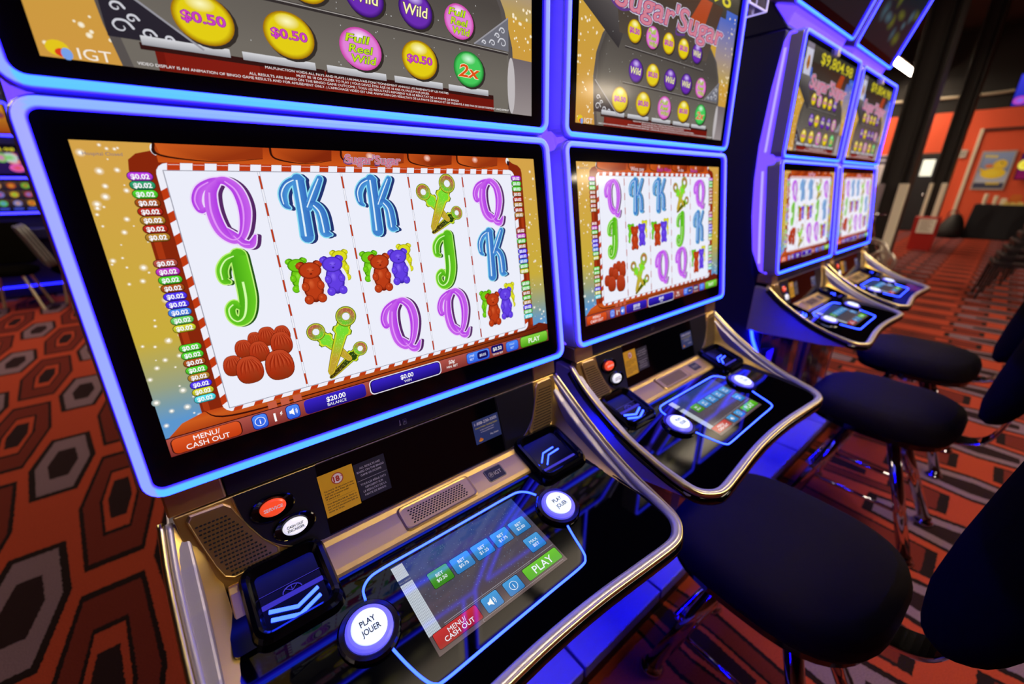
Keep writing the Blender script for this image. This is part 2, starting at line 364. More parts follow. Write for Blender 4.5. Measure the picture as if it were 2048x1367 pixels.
def main_art(wins=False):
    A = Art(); X = lambda u: u * DW; Y = lambda v: v * DH; rnd = random.Random(3)
    vs = [0, .12, .18, .24, .32, .4, .7, 1.0]
    for a, b in zip(vs[:-1], vs[1:]): A.rect(0, Y(a), DW, Y(b), bgcol(a), 0, top=bgcol(b))
    for (a, b) in ((.003, .066), (.945, .997)):
        for _ in range(60 if a < .5 else 46):
            u, v = rnd.uniform(a, b), rnd.uniform(.1, .99); r = rnd.choice((.7, 1.0, 1.3, 2.0, 2.7)) * (1 if a < .5 else .8)
            A.ell(X(u), Y(v), r * 1.6, r * 1.6, bgcol(v), .5, n=10, mid=(250, 240, 220)); A.ell(X(u), Y(v), r * .6, r * .6, (255, 252, 245), .7, n=8)
    A.text('Hospital Closed', X(.036), Y(.965), 3.4, (120, 110, 130), 1.5)
    # jar: shoulders, walls, base
    A.poly([(X(.064), Y(.02)), (X(.938), Y(.02)), (X(.945), Y(.5)), (X(.948), Y(.93)), (X(.945), Y(.95)), (X(.935), Y(.965)), (X(.915), Y(.975)), (X(.895), Y(1.0)), (X(.112), Y(1.0)), (X(.100), Y(.978)), (X(.078), Y(.968)), (X(.066), Y(.950)), (X(.063), Y(.92)), (X(.063), Y(.88))], (134, 38, 12), 1)
    for u0, u1 in ((.068, .078), (.930, .940)): A.rect(X(u0), Y(.12), X(u1), Y(.9), (168, 54, 18), 1.4)
    A.rect(X(.106), Y(.944), X(.90), Y(1.0), (205, 86, 24), 1.5, top=(170, 62, 18))
    for k, (u0, u1) in enumerate(((.112, .272), (.295, .405), (.435, .575), (.595, .71), (.735, .86))):
        cA, cB = ((206, 92, 30), (150, 52, 16)) if k % 2 == 0 else ((190, 78, 24), (130, 40, 12))
        A.poly([(X(u0), Y(.962)), (X((u0 + u1) / 2), Y(.952)), (X(u1), Y(.962)), (X(u1 + .004), Y(1)), (X(u0 - .004), Y(1))], cA, 2, [cA, cB, cB, cB, cA])
        A.stroke([(X(u0 - .006), Y(1)), (X(u0), Y(.965)), (X((u0 + u1) / 2), Y(.95)), (X(u1), Y(.963))], [2.6, 2.0, .8, .5], (50, 16, 8), 2.4, cap=False)
        if k > 1: A.ell(X((u0 + u1) / 2 - .012), Y(.985), 6, 5, (190, 78, 24), 2.2, mid=(250, 214, 200))
    A.ell(X(.106), Y(.982), 4.0, 6, (235, 235, 240), 1.2, n=14); A.ell(X(.1055), Y(.978), 2.8, 4, (30, 20, 30), 1.35, n=12)
    A.ell(X(.898), Y(.985), 3.5, 5, (235, 235, 240), 2.6, n=14); A.ell(X(.900), Y(.975), 2.6, 4, (30, 20, 30), 2.8, n=12)
    # candy-striped frame
    A.rrect(X(.0985), Y(.0985), X(.919), Y(.943), 12, (238, 238, 248), 3)
    red = (190, 58, 18)
    nx = 21; pw = (.895 - .115) / nx
    for i in range(nx):
        u = .118 + pw * i
        A.poly([(X(u), Y(.9435)), (X(u + pw * .5), Y(.9435)), (X(u + pw * .42), Y(.921)), (X(u - pw * .08), Y(.921))], red, 3.4)
        A.poly([(X(u), Y(.112)), (X(u + pw * .42), Y(.112)), (X(u + pw * .3), Y(.0985)), (X(u - pw * .12), Y(.0985))], red, 3.4)
        A.stroke([(X(u), Y(.938)), (X(u + pw * .46), Y(.938))], .5, (240, 225, 225), 3.6, cap=False)
    ny = 11; ph = (.90 - .13) / ny
    for j in range(ny):
        v = .13 + ph * j
        for (a, b) in ((.0985, .1085), (.9065, .919)):
            A.poly([(X(a), Y(v)), (X(b), Y(v + ph * .14)), (X(b), Y(v + ph * .56)), (X(a), Y(v + ph * .42))], red, 3.4)
    A.rect(X(.1085), Y(.1125), X(.9065), Y(.9215), (150, 150, 165), 3.8)
    A.rect(X(.110), Y(.115), X(.905), Y(.919), (236, 238, 250), 4)
    for u in (.2588, .4205, .5805, .7375):
        A.rect(X(u) - 1.3, Y(.115), X(u) + 1.3, Y(.919), (130, 140, 165), 4.3); A.rect(X(u) - 1.0, Y(.115), X(u) + 1.0, Y(.919), (240, 240, 248), 4.4)
        for j in range(9): A.rect(X(u) - 1.0, Y(.125 + j * .092), X(u) + 1.0, Y(.125 + j * .092 + .045), red, 4.5)
    B = lambda u0, u1, v0, v1: (X(u0), Y(v0), X(u1 - u0), Y(v1 - v0))
    for (u0, u1, v0, v1) in ((.141, .231, .669, .904), (.768, .865, .681, .901), (.453, .549, .149, .399), (.611, .704, .152, .399)): letter(A, 'Q', *B(u0, u1 + .003, v0, v1))
    for (u0, u1, v0, v1) in ((.289, .384, .675, .904), (.447, .541, .678, .904), (.765, .862, .41, .657)): letter(A, 'K', *B(u0, u1, v0, v1))
    for (u0, u1, v0, v1) in ((.150, .206, .402, .648), (.622, .688, .407, .654)): letter(A, 'J', *B(u0, u1, v0, v1))
    for (u0, u1, v0, v1) in ((.270, .402, .430, .630), (.428, .560, .432, .630), (.748, .878, .162, .378)): bears(A, *B(u0, u1, v0, v1))
    for (u0, u1, v0, v1) in ((.600, .716, .660, .913), (.284, .398, .110, .424)): keys(A, *B(u0, u1, v0 if v0 > .2 else .12, v1 if v0 > .2 else .40))
    gums(A, *B(.118, .246, .165, .405))
    # denomination chips down both sides
    for side, (u0, u1) in enumerate(((.0585, .0925), (.9065, .942))):
        for (n_, v1, st, cs) in ((8, .902, .0262, 'ptgbroro' if side == 0 else 'pggbroro'), (9, .637, .0268, 'mvgbuuley'), (8, .355, .0262, 'ggbgouyc' if side == 0 else 'eebgouec')):
            for i in range(n_):
                v = v1 - st * i; c = CHC[cs[i]]
                A.rrect(X(u0) - .6, Y(v) - 4.6, X(u1) + .6, Y(v) + 4.6, 4.6, tuple(int(q * .4) for q in c), 5)
                A.rrect(X(u0), Y(v) - 3.9, X(u1), Y(v) + 3.9, 3.9, c, 5.4, top=tuple(min(255, int(q * 1.35 + 12)) for q in c))
                A.text('$0.02', X((u0 + u1) / 2), Y(v), 4.9, (250, 250, 255), 6, w=X(u1 - u0) * .74, bold=.03)
    # jar foot and control bar
    A.poly([(0, Y(.06)), (X(.03), Y(.105)), (X(.068), Y(.125)), (X(.93), Y(.105)), (X(.965), Y(.12)), (DW, Y(.10)), (DW, Y(.055))], (178, 64, 20), 2.9, [(170, 58, 16), (206, 92, 30), (190, 70, 22), (120, 34, 14), (110, 28, 12), (100, 26, 12), (90, 22, 10)])
    A.stroke([(X(.068), Y(.128)), (X(.11), Y(.085)), (X(.3), Y(.08)), (X(.9), Y(.09)), (X(.94), Y(.115))], [.6, 2.2, 1.5, 1.4, .6], (60, 14, 8), 3.05, cap=False)
    for u in (.175, .2, .225): A.rect(X(u), Y(.068), X(u + .017), Y(.094), (196, 92, 66), 3.1)
    A.rect(0, 0, DW, Y(.066), (124, 46, 42), 3.6, top=(176, 84, 74)); A.stroke([(0, Y(.066)), (DW, Y(.066))], 1.2, (50, 12, 14), 3.8, cap=False)
    A.rrect(X(.004), Y(.003), X(.121), Y(.061), 6, (60, 16, 10), 4.0); A.rrect(X(.006), Y(.005), X(.119), Y(.059), 5, (190, 58, 16), 4.3, top=(222, 86, 36))
    A.text('MENU/', X(.062), Y(.044), 6.4, (255, 255, 255), 5); A.text('CASH OUT', X(.062), Y(.019), 6.4, (255, 255, 255), 5)
    def ibtn(u, u2, col=(44, 92, 220), top=(80, 140, 250)):
        A.rrect(X(u) - .8, Y(.002), X(u2) + .8, Y(.061), 5, (20, 26, 110), 4); A.rrect(X(u), Y(.005), X(u2), Y(.058), 4.5, col, 4.3, top=top)
    ibtn(.141, .168); A.ell(X(.1545), Y(.0315), 6, 6, (240, 245, 255), 5, n=20); A.ell(X(.1545), Y(.0315), 5.2, 5.2, (54, 104, 230), 5.2, n=20); A.text('i', X(.1545), Y(.0315), 6.4, (255, 255, 255), 5.6, bold=.02)
    A.text('1', X(.183), Y(.031), 11, (255, 255, 255), 5, bold=.03); A.text('¢', X(.196), Y(.042), 5, (255, 255, 255), 5, bold=.02)
    ibtn(.206, .232); x0 = X(.2115); A.poly([(x0, Y(.0315) - 2), (x0 + 2.2, Y(.0315) - 2), (x0 + 5.5, Y(.0315) - 5), (x0 + 5.5, Y(.0315) + 5), (x0 + 2.2, Y(.0315) + 2), (x0, Y(.0315) + 2)], (255, 255, 255), 5)
    for r in (2.6, 4.8): A.stroke([(x0 + 6.6 + r * cos(a) * .6, Y(.0315) + r * sin(a)) for a in (-.8, 0, .8)], .8, (255, 255, 255), 5)
    def blu(u0, u1, big, small, v0=.002, v1=.062):
        A.rrect(X(u0), Y(v0), X(u1), Y(v1), 5, (26, 14, 120), 4.4, top=(56, 36, 200)); A.text(big, X((u0 + u1) / 2), Y(.040), 7, (255, 255, 255), 5.4, bold=.02, maxw=X(u1 - u0) * .9); A.text(small, X((u0 + u1) / 2), Y(.017), 4.4, (255, 255, 255), 5.4, maxw=X(u1 - u0) * .9)
    blu(.243, .383, '$20.00', 'BALANCE')
    A.rrect(X(.393), Y(-.002), X(.594), Y(.067), 7, (235, 230, 245), 4); A.rrect(X(.3955), Y(.002), X(.5915), Y(.063), 6, (20, 10, 70), 4.2); blu(.398, .589, '$0.00', 'WIN', .006, .060)
    A.text('50¢', X(.629), Y(.043), 6, (255, 255, 255), 5, bold=.015); A.text('MIN. BET', X(.629), Y(.020), 4, (255, 255, 255), 5, bold=.01)
    ibtn(.679, .758); A.text('LINE', X(.696), Y(.043), 4, (230, 240, 255), 5); A.text('BET', X(.696), Y(.024), 4, (230, 240, 255), 5); A.rrect(X(.715), Y(.012), X(.754), Y(.052), 5, (20, 16, 100), 5); A.text('$0.02', X(.7345), Y(.032), 4.6, (230, 235, 255), 5.6, bold=.01)
    A.rrect(X(.766), Y(.020), X(.812), Y(.062), 4, (20, 16, 100), 4.4); A.text('$0.50', X(.789), Y(.042), 6.4, (255, 255, 255), 5, bold=.015); A.text('TOTAL BET', X(.789), Y(.014), 3.3, (255, 255, 255), 5)
    ibtn(.823, .870); A.text('MAX', X(.8465), Y(.042), 4, (190, 220, 255), 5); A.text('BET', X(.8465), Y(.022), 4, (190, 220, 255), 5)
    A.rrect(X(.879), Y(.001), X(.998), Y(.064), 6, (30, 80, 10), 4); A.rrect(X(.881), Y(.004), X(.996), Y(.061), 5, (76, 160, 20), 4.3, top=(140, 214, 70)); A.text('PLAY', X(.9385), Y(.032), 9.5, (250, 255, 240), 5, bold=.015)
    if wins:
        A.text('Wins pay', X(.345), Y(.968), 10, (240, 220, 225), 6, shear=.1); A.text('Both Ways', X(.53), Y(.968), 10, (196, 50, 170), 6, shear=.1)
        A.text('in the', X(.66), Y(.968), 8, (240, 220, 225), 6, shear=.1); A.text('Bonus', X(.77), Y(.968), 10, (176, 50, 190), 6, shear=.1)
    else: logo(A, X(.501), Y(.972), X(.132), 11.5)
    return A
def egg(A, u, v, kind, k=1.0):
    x, y, rx, ry = u * DW, v * DH, 27.5 * k, 23.5 * k
    c = {'y': ((150, 96, 6), (226, 204, 20), (255, 250, 190)), 'p': ((44, 14, 90), (106, 44, 176), (214, 190, 250)), 'f': ((200, 60, 160), (226, 130, 216), (250, 240, 250)), 'g': ((20, 110, 40), (70, 200, 90), (210, 255, 220))}[kind]
    A.ell(x + 2.5, y - 2, rx * 1.03, ry * 1.03, (50, 44, 40), 4)
    A.ball(x, y, rx, ry, c[0], c[1], c[1], 5, n=32, off=(0, .1)); A.ell(x - rx * .02, y + ry * .58, rx * .5, ry * .32, c[1], 5.3, mid=c[2])
    if kind == 'y':
        A.text('$0.50', x, y + 1, 9.5, (110, 20, 120), 6, w=40 * k, bold=.045); A.text('$0.50', x, y + 1, 9.5, (206, 60, 196), 6.4, w=39 * k, bold=.015)
    elif kind == 'p':
        A.text('Wild', x, y, 13, (90, 80, 30), 6, w=42 * k, bold=.04, shear=.15); A.text('Wild', x, y, 13, (250, 246, 180), 6.4, w=40 * k, bold=.012, shear=.15)
    elif kind == 'f':
        for j, t in enumerate(('Full', 'Reel', 'Wild')):
            A.text(t, x - 3 + j * 3, y + 11 - 11 * j, 9, (60, 90, 10), 6, w=34 * k, bold=.045, shear=.2); A.text(t, x - 3 + j * 3, y + 11 - 11 * j, 9, (190, 226, 30), 6.4, w=33 * k, bold=.015, shear=.2)
    else:
        A.text('2x', x, y - 2, 17, (250, 220, 190), 6, w=42 * k, bold=.045, shear=.2); A.text('2x', x, y - 2, 17, (220, 80, 20), 6.4, w=40 * k, bold=.015, shear=.2)
def upper_art():
    A = Art(); X = lambda u: u * DW; Y = lambda v: v * DH; rnd = random.Random(9)
    A.rect(0, 0, DW, Y(.7), (206, 152, 66), 0, top=(200, 160, 60)); A.rect(0, Y(.7), DW, DH, (60, 96, 190), 0.1, top=(70, 100, 200))
    A.rect(X(.85), Y(.4), DW, Y(.8), (190, 160, 80), .15, top=(76, 100, 190))
    for _ in range(120):
        u = rnd.choice((rnd.uniform(.003, .09), rnd.uniform(.93, .997))); v = rnd.uniform(.02, .86); r = rnd.choice((.8, 1.2, 1.7))
        A.ell(X(u), Y(v), r * 1.5, r * 1.5, (230, 205, 150), .5, n=9, mid=(255, 250, 240))
    gl = [(.095, 0), (.085, .1), (.078, .25), (.088, .37), (.115, .47), (.15, .53), (.2, .58), (.8, .6), (.87, .52), (.905, .42), (.93, .28), (.935, .12), (.925, 0)]
    A.poly([(X(u), Y(v)) for u, v in gl], (86, 80, 78), 1); A.poly([(X(.5 + (u - .5) * .965), Y(v)) for u, v in gl], (136, 126, 112), 1.4, [(112, 106, 98) if v < .3 else (76, 70, 66) for u, v in gl])
    A.poly([(0, Y(.60)), (0, Y(.86)), (X(.25), Y(.62)), (X(.2), Y(.42))], (96, 90, 90), 2, [(60, 56, 58), (140, 134, 130), (90, 84, 84), (50, 46, 48)])
    A.poly([(X(.15), Y(.86)), (X(.2), Y(.5)), (X(.78), Y(.5)), (X(.87), Y(.86))], (58, 38, 30), 2.2, [(50, 36, 30), (80, 70, 62), (86, 76, 68), (70, 40, 26)])
    A.poly([(X(.62), Y(.7)), (X(.70), Y(.86)), (X(.78), Y(.86)), (X(.72), Y(.64))], (170, 66, 26), 2.4)
    for _ in range(90): A.ell(X(rnd.uniform(.12, .86)), Y(rnd.uniform(.08, .6)), rnd.choice((.5, .8, 1.0)), .8, (190, 190, 190), 2.6, n=6)
    A.rect(X(.925), 0, DW, Y(.24), (150, 140, 140), 2, top=(110, 100, 104)); A.ell(X(.925), Y(.12), 8, Y(.12), (190, 184, 186), 2.2, n=20)
    # price shelf and dark red boxes
    A.rect(X(.143), 0, X(.862), Y(.064), (110, 22, 14), 3); A.rect(X(.155), Y(.012), X(.3), Y(.055), (126, 28, 18), 3.2)
    for (u0, u1) in ((.128, .255), (.275, .405), (.428, .558), (.578, .705), (.722, .845)):
        A.rect(X(u0) - 2, Y(.050), X(u1) + 10, Y(.068), (50, 20, 18), 3.3); A.rect(X(u0), Y(.062), X(u1), Y(.086), (150, 150, 156), 3.6, top=(214, 214, 218))
    for (a, b, v) in ((.235, .765, .440), (.235, .915, .252)):
        A.rect(X(a), Y(v) - 2.2, X(b), Y(v) + 2.2, (50, 44, 44), 3); A.rect(X(a), Y(v) + .6, X(b), Y(v) + 1.5, (170, 164, 160), 3.2)
    for (pts, c) in (([(.087, .235), (.087, .072), (.215, .072)], 0), ([(.917, .395), (.917, .262), (.805, .262)], 1)):
        A.poly([(X(u), Y(v)) for u, v in pts], (40, 36, 46) if c == 0 else (110, 110, 120), 3)
        sx = 1 if c == 0 else -1; x0, y0 = X(pts[1][0]), Y(pts[1][1])
        for (cx, cy, r) in ((12, 12, 9), (32, 8, 6), (12, 32, 6), (48, 6, 4), (22, 22, 5)):
            P = [(x0 + sx * (cx + r * (1 - t / 9) * cos(t * .95)), y0 + cy * .8 + r * (1 - t / 9) * sin(t * .95) * .8) for t in range(8)]
            A.stroke(P, [2.2, 2, 1.8, 1.6, 1.4, 1.2, 1, .8], (206, 206, 214), 3.6, k=4)
        A.stroke([(X(pts[0][0]), Y(pts[0][1])), (X(pts[2][0]), Y(pts[2][1]))], 2, (150, 148, 156), 3.8, cap=False)
    for row, (v, us, ks) in enumerate(((.53, (.282, .39, .495, .60, .703), 'yfyyp'), (.33, (.305, .41, .527, .646, .763), 'pyppf'), (.157, (.225, .364, .506, .647, .786), 'yyfyg'))):
        for u, kk in zip(us, ks): egg(A, u, v, kk, .86 if row == 0 else (.92 if row == 1 else 1.0))
    logo(A, X(.53), Y(.69), X(.72), 44, 8)
    for j, t in enumerate(('MALFUNCTION VOIDS ALL PAYS AND PLAYS | UN MAUVAIS FONCTIONNEMENT ANNULE LES PAIEMENTS ET LES PARTIES', 'MUST BE 18 OR OLDER TO PLAY | VOUS DEVEZ ÊTRE ÂGÉ DE 18 ANS OU PLUS POUR JOUER', 'ALL RESULTS ARE BASED ON THE BINGO GAME OUTCOME | TOUS LES RÉSULTATS REPOSENT SUR LE RÉSULTAT DE LA PARTIE DE BINGO', 'VIDEO DISPLAY IS AN ANIMATION OF BINGO GAME RESULTS AND FOR AMUSEMENT ONLY. | L\'AFFICHAGE VIDÉO EST UNE ANIMATION DES RÉSULTATS DE LA PARTIE DE BINGO ET EST PRÉSENTÉ À DES FINS DE DIVERTISSEMENT UNIQUEMENT')):
        A.text(t, X(.515), Y(.050 - .0125 * j), 2.7, (244, 240, 240), 5, w=X((.41, .30, .47, .80)[j]), bold=.01)
    A.text('IGT', X(.064), Y(.018), 9.5, (245, 235, 220), 3, w=24, bold=.0)
    A.ell(X(.022), Y(.024), 8, 6.5, (226, 196, 30), 3, n=14); A.ell(X(.026), Y(.014), 5, 3.5, (220, 60, 30), 3.2, n=10); A.ell(X(.031), Y(.012), 4, 5, (120, 160, 230), 3.4, n=10)
    # jackpot strip
    A.rect(0, Y(.855), DW, DH, (56, 52, 44), 9.5, top=(48, 46, 40)); A.rect(0, Y(.80), X(.9), Y(.856), (56, 52, 44), 1.2)
    A.text('$9,804.98', X(.60), Y(.925), 36, (70, 60, 10), 10, w=X(.66), bold=.03); A.text('$9,804.98', X(.60), Y(.925), 36, (214, 200, 40), 10.4, w=X(.65), bold=.01)
    A.rect(X(.02), Y(.72), X(.13), Y(.95), (196, 196, 214), 11); A.rect(X(.02), Y(.95), X(.13), Y(1.0), (120, 112, 130), 11); A.ell(X(.075), Y(.83), 14, 22, (170, 110, 30), 11.4); A.rect(X(.05), Y(.80), X(.10), Y(.84), (150, 90, 20), 11.6)
    return A
def topper_art(kind):
    A = Art(); rnd = random.Random(20 + kind)
    A.rect(0, 0, DW, DH, (18, 24, 30), 0, top=(24, 30, 36))
    cs = ((190, 180, 80), (90, 100, 30), (120, 60, 60), (200, 190, 140)) if kind == 0 else ((50, 80, 90), (86, 92, 30), (90, 50, 40), (60, 90, 100))
    for _ in range(16):
        A.ell(rnd.uniform(60, 540), rnd.uniform(60, 300), rnd.uniform(25, 70), rnd.uniform(20, 50), (20, 26, 32), 1 + _ * .2, mid=rnd.choice(cs))
    return A
ART_MAIN, ART_MAIN2, ART_UP = main_art(), main_art(True), upper_art()
ART_TOP = [topper_art(0), topper_art(1)]
# ------------------------------------------------------------------ room (setting)
class NX:                                              # small helper to write shader maths
    def __init__(s, nt): s.nt = nt
    def m(s, op, a, b=None, c=None):
        n = s.nt.nodes.new('ShaderNodeMath'); n.operation = op
        for i, q in enumerate((a, b, c)):
            if q is None: continue
            if isinstance(q, (int, float)): n.inputs[i].default_value = q
            else: s.nt.links.new(q, n.inputs[i])
        return n.outputs[0]
    def mix(s, f, a, b):
        n = s.nt.nodes.new('ShaderNodeMix'); n.data_type = 'RGBA'; s.nt.links.new(f, n.inputs[0])
        for i, q in ((6, a), (7, b)):
            if isinstance(q, tuple): n.inputs[i].default_value = q
            else: s.nt.links.new(q, n.inputs[i])
        return n.outputs[2]
def carpet_material():
    m = bpy.data.materials.new('hexagon_carpet'); m.use_nodes = True; nt = m.node_tree; b = nt.nodes['Principled BSDF']; k = NX(nt)
    tc = nt.nodes.new('ShaderNodeTexCoord'); n0 = nt.nodes.new('ShaderNodeTexNoise'); n0.inputs['Scale'].default_value = 90; nt.links.new(tc.outputs['Object'], n0.inputs['Vector'])
    sep = nt.nodes.new('ShaderNodeSeparateXYZ'); nt.links.new(tc.outputs['Object'], sep.inputs[0])
    wob = k.m('MULTIPLY', k.m('SUBTRACT', n0.outputs['Fac'], 0.5), 0.012)
    x = k.m('ADD', sep.outputs['X'], wob); y0 = k.m('ADD', sep.outputs['Y'], wob)
    y = k.m('SUBTRACT', y0, k.m('MULTIPLY', k.m('MAXIMUM', sep.outputs['X'], 0.0), 0.04))
    PX, PY = 0.485, 1.058
    def cell(ox, oy):
        u = k.m('SUBTRACT', k.m('FLOORED_MODULO', k.m('SUBTRACT', x, ox - PX / 2), PX), PX / 2)
        v = k.m('SUBTRACT', k.m('FLOORED_MODULO', k.m('SUBTRACT', y, oy - PY / 2), PY), PY / 2)
        return k.m('ABSOLUTE', u), k.m('ABSOLUTE', v)
    def hexd(u, v, a, bb, c):                          # <1 inside
        return k.m('MAXIMUM', k.m('DIVIDE', v, bb), k.m('DIVIDE', k.m('ADD', u, k.m('MULTIPLY', v, (a - c) / bb)), a))
    def inside(u, v, a, bb, c): return k.m('LESS_THAN', hexd(u, v, a, bb, c), 1.0)
    gu, gv = cell(-.613, 1.31); su, sv = cell(-.3705, 1.839)
    blk, org, mar, gry, core = lin((30, 16, 16)), lin((158, 58, 36)), lin((100, 34, 25)), lin((116, 90, 100)), lin((36, 18, 20))
    c = k.mix(inside(su, sv, .142, .465, .088), org, blk)
    c = k.mix(inside(su, sv, .127, .430, .078), c, mar)
    c = k.mix(inside(su, sv, .072, .275, .045), c, blk)
    c = k.mix(inside(su, sv, .060, .250, .038), c, org)
    c = k.mix(inside(su, sv, .043, .163, .027), c, core)
    c = k.mix(inside(gu, gv, .127, .325, .080), c, blk)
    c = k.mix(inside(gu, gv, .103, .290, .062), c, gry)
    c = k.mix(inside(gu, gv, .058, .153, .033), c, core)
    nn = nt.nodes.new('ShaderNodeTexNoise'); nn.inputs['Scale'].default_value = 260; nn.inputs['Detail'].default_value = 2; nt.links.new(tc.outputs['Object'], nn.inputs['Vector'])
    hs = nt.nodes.new('ShaderNodeHueSaturation'); nt.links.new(c, hs.inputs['Color'])
    nt.links.new(k.m('ADD', k.m('MULTIPLY', nn.outputs['Fac'], 0.9), 0.55), hs.inputs['Value'])
    nt.links.new(hs.outputs['Color'], b.inputs['Base Color']); b.inputs['Roughness'].default_value = 0.95; b.inputs['Specular IOR Level'].default_value = 0.1
    bp = nt.nodes.new('ShaderNodeBump'); bp.inputs['Strength'].default_value = 0.5; bp.inputs['Distance'].default_value = 0.004
    nt.links.new(nn.outputs['Fac'], bp.inputs['Height']); nt.links.new(bp.outputs['Normal'], b.inputs['Normal'])
    return m
g = G(); g.box(-7, 17.5, -8, 9.1, -.1, 0); struct(g.make('floor', carpet_material()))
m_black = mat('black_paint', (22, 19, 17), 0.8, bump=0.2, bscale=30)
m_ceil = mat('black_ceiling', (12, 11, 11), 0.9)
g = G(); g.box(-7, 17.5, -8, 9.1, 5.0, 5.1); struct(g.make('ceiling', m_ceil))
FW = 17.4
m_redwall = mat('orange_red_paint', (228, 88, 50), 0.75, bump=0.15, bscale=120, noise=0.04)
g = G(); g.box(FW, FW + .1, -8, 9, 0, 3.12, 0); g.box(FW - .002, FW + .1, -8, 9, 3.12, 5, 1); struct(g.make('wall_far', [m_redwall, m_black]))
m_beige = mat('taupe_paint', (120, 108, 92), 0.85, bump=0.1, bscale=60)
g = G(); g.box(-7, FW, 9.0, 9.1, 0, 5); struct(g.make('wall_back', m_beige))
m_dkred = mat('dark_red_paint', (110, 40, 28), 0.8)
g = G(); g.box(-7.1, -7, -8, 9, 0, 5); struct(g.make('wall_left', m_dkred))
g = G(); g.box(-7, FW, -8.1, -8, 0, 5); struct(g.make('wall_front', m_dkred))
m_base = mat('dark_green_baseboard', (28, 34, 24), 0.6)
g = G(); g.box(FW - .02, FW, -8, 1.60, 0, .16); g.box(FW - .02, FW, 2.60, 9, 0, .16); struct(g.make('baseboard_far', m_base))
m_trim = mat('cream_trim', (226, 214, 190), 0.5)
g = G(); g.box(FW - .05, FW, 1.06, 1.13, .16, 2.66); struct(g.make('trim_1', m_trim, bevel=.006))
g = G(); g.box(FW - .05, FW, -3.0, 1.06, 2.60, 2.66); struct(g.make('trim_2', mat('dark_brown_trim', (60, 22, 16), .6), bevel=.006))

# dark door in the far wall
d = thing('door_1', 'dark far door', 'door'); del d['category']; del d['label']; d['kind'] = 'structure'; d.location = (FW - .03, 2.10, 0)
m_door = mat('dark_door_paint', (20, 22, 28), 0.5)
def pb(name, m, par, boxes, bevel=.004):
    g = G()
    for q in boxes: g.box(*q)
    return g.make(name, m, par, bevel=bevel)
pb('door_leaf', m_door, d, [(-.02, .02, -.40, .45, .02, 2.05)])
pb('door_frame', mat('door_frame_grey', (52, 48, 46), .5), d, [(-.03, .03, -.46, -.40, 0, 2.12), (-.03, .03, .45, .51, 0, 2.12), (-.03, .03, -.40, .45, 2.05, 2.12)])
pb('door_window', mat('bright_window_pane', (220, 225, 215), .2, emit=(.8, .85, .75), es=.75), d, [(-.028, -.018, -.30, -.04, 1.52, 1.95)], bevel=.003)
g = G(); g.tube([(-.02, -.28, 1.02), (-.09, -.28, 1.02)], .012); g.lathe([(.0, -.01), (.03, -.008), (.036, .01), (.02, .025), (0, .028)], fr=lambda a, b, h: Vector((-.09 - h, -.28 + a, 1.02 + b))); g.make('door_knob', m_chrome, d, smooth=True)

# black H-section posts with cream corner guards
m_post = mat('black_post_paint', (38, 34, 30), 0.55, bump=0.1, bscale=40)
m_guard = mat('cream_guard', (250, 244, 220), 0.45)
m_guard2 = mat('lilac_grey_guard', (160, 148, 156), 0.45)
def post(x, y0, y1, label, guards):
    t = thing('steel_post', label, 'post', (x, (y0 + y1) / 2, 0), 0, 'black steel posts')
    w = (y1 - y0) / 2; dpt = .34
    pb('post_shaft', m_post, t, [(-dpt / 2, dpt / 2, -w, -w + .10 * w * 2, 0, 5), (-dpt / 2, dpt / 2, w - .10 * w * 2, w, 0, 5), (-dpt * .22, dpt * .22, -w * .8, w * .8, 0, 5), (-dpt * .34, -dpt * .2, -w * .42, -w * .3, 0, 5)], bevel=.004)
    for (a, b, c) in guards: pb('corner_guard', c, t, [(-dpt / 2 - .02, -dpt / 2 + .06, a, b, .02, 1.34)], bevel=.006)
    return t
post(9.5, .93, 1.30, 'nearer black steel post with pale corner guards, beside the last machine', [(-.19, -.07, m_guard), (.11, .20, m_guard2)])
post(13.5, .95, 1.22, 'farther black steel post rising behind the red box', [(-.14, -.05, m_guard), (.08, .14, m_guard)])

# ------------------------------------------------------------------ slot machine
TLT, TUP = rad(8.98), rad(1.2)
LOW = Fr((0, 0, 1.0806), (1, 0, 0), (0, sin(TLT), cos(TLT)))
UPP = Fr((0, .059, 1.482), (1, 0, 0), (0, sin(TUP), cos(TUP)))
TOP = Fr((0, .118, 1.937), (1, 0, 0), (0, -.327, .945))
OFF = (-CX, 0, 0)
def neon_cols(f, edge, side=False):
    if side and not edge: return (.30 + .10 * f, .42, NEON, 1)
                                   # f 0 bottom .. 1 top
    return ((.10, .05, NEON * .5, 1) if edge else (.12 + .16 * f, .60 - .12 * f, NEON, 1))
def ring_tube(fr, u0, u1, v0, v1, r, w, h, name, parent):
    g = G(); prof = ((-w, 0, 1), (-w * .92, h * .5, 1), (-w * .66, h * .9, 0), (0, h, 0), (w * .66, h * .9, 0), (w * .92, h * .5, 1), (w, 0, 1))
    rings = []; cols = []
    for (d_, hh, e) in prof:
        L = rr_loop(u0 - d_, u1 + d_, v0 - d_, v1 + d_, max(.002, r + d_), 6)
        rings.append([fr(a, b, hh) for a, b in L]); cols += [neon_cols(max(0, min(1, (b - v0) / (v1 - v0))), e, min(a - u0, u1 - a) < r * .4) for a, b in L]
    g.loft(rings, 0, caps=False, cols=cols)
    return g.make(name, m_led, parent, off=OFF, recalc=False)
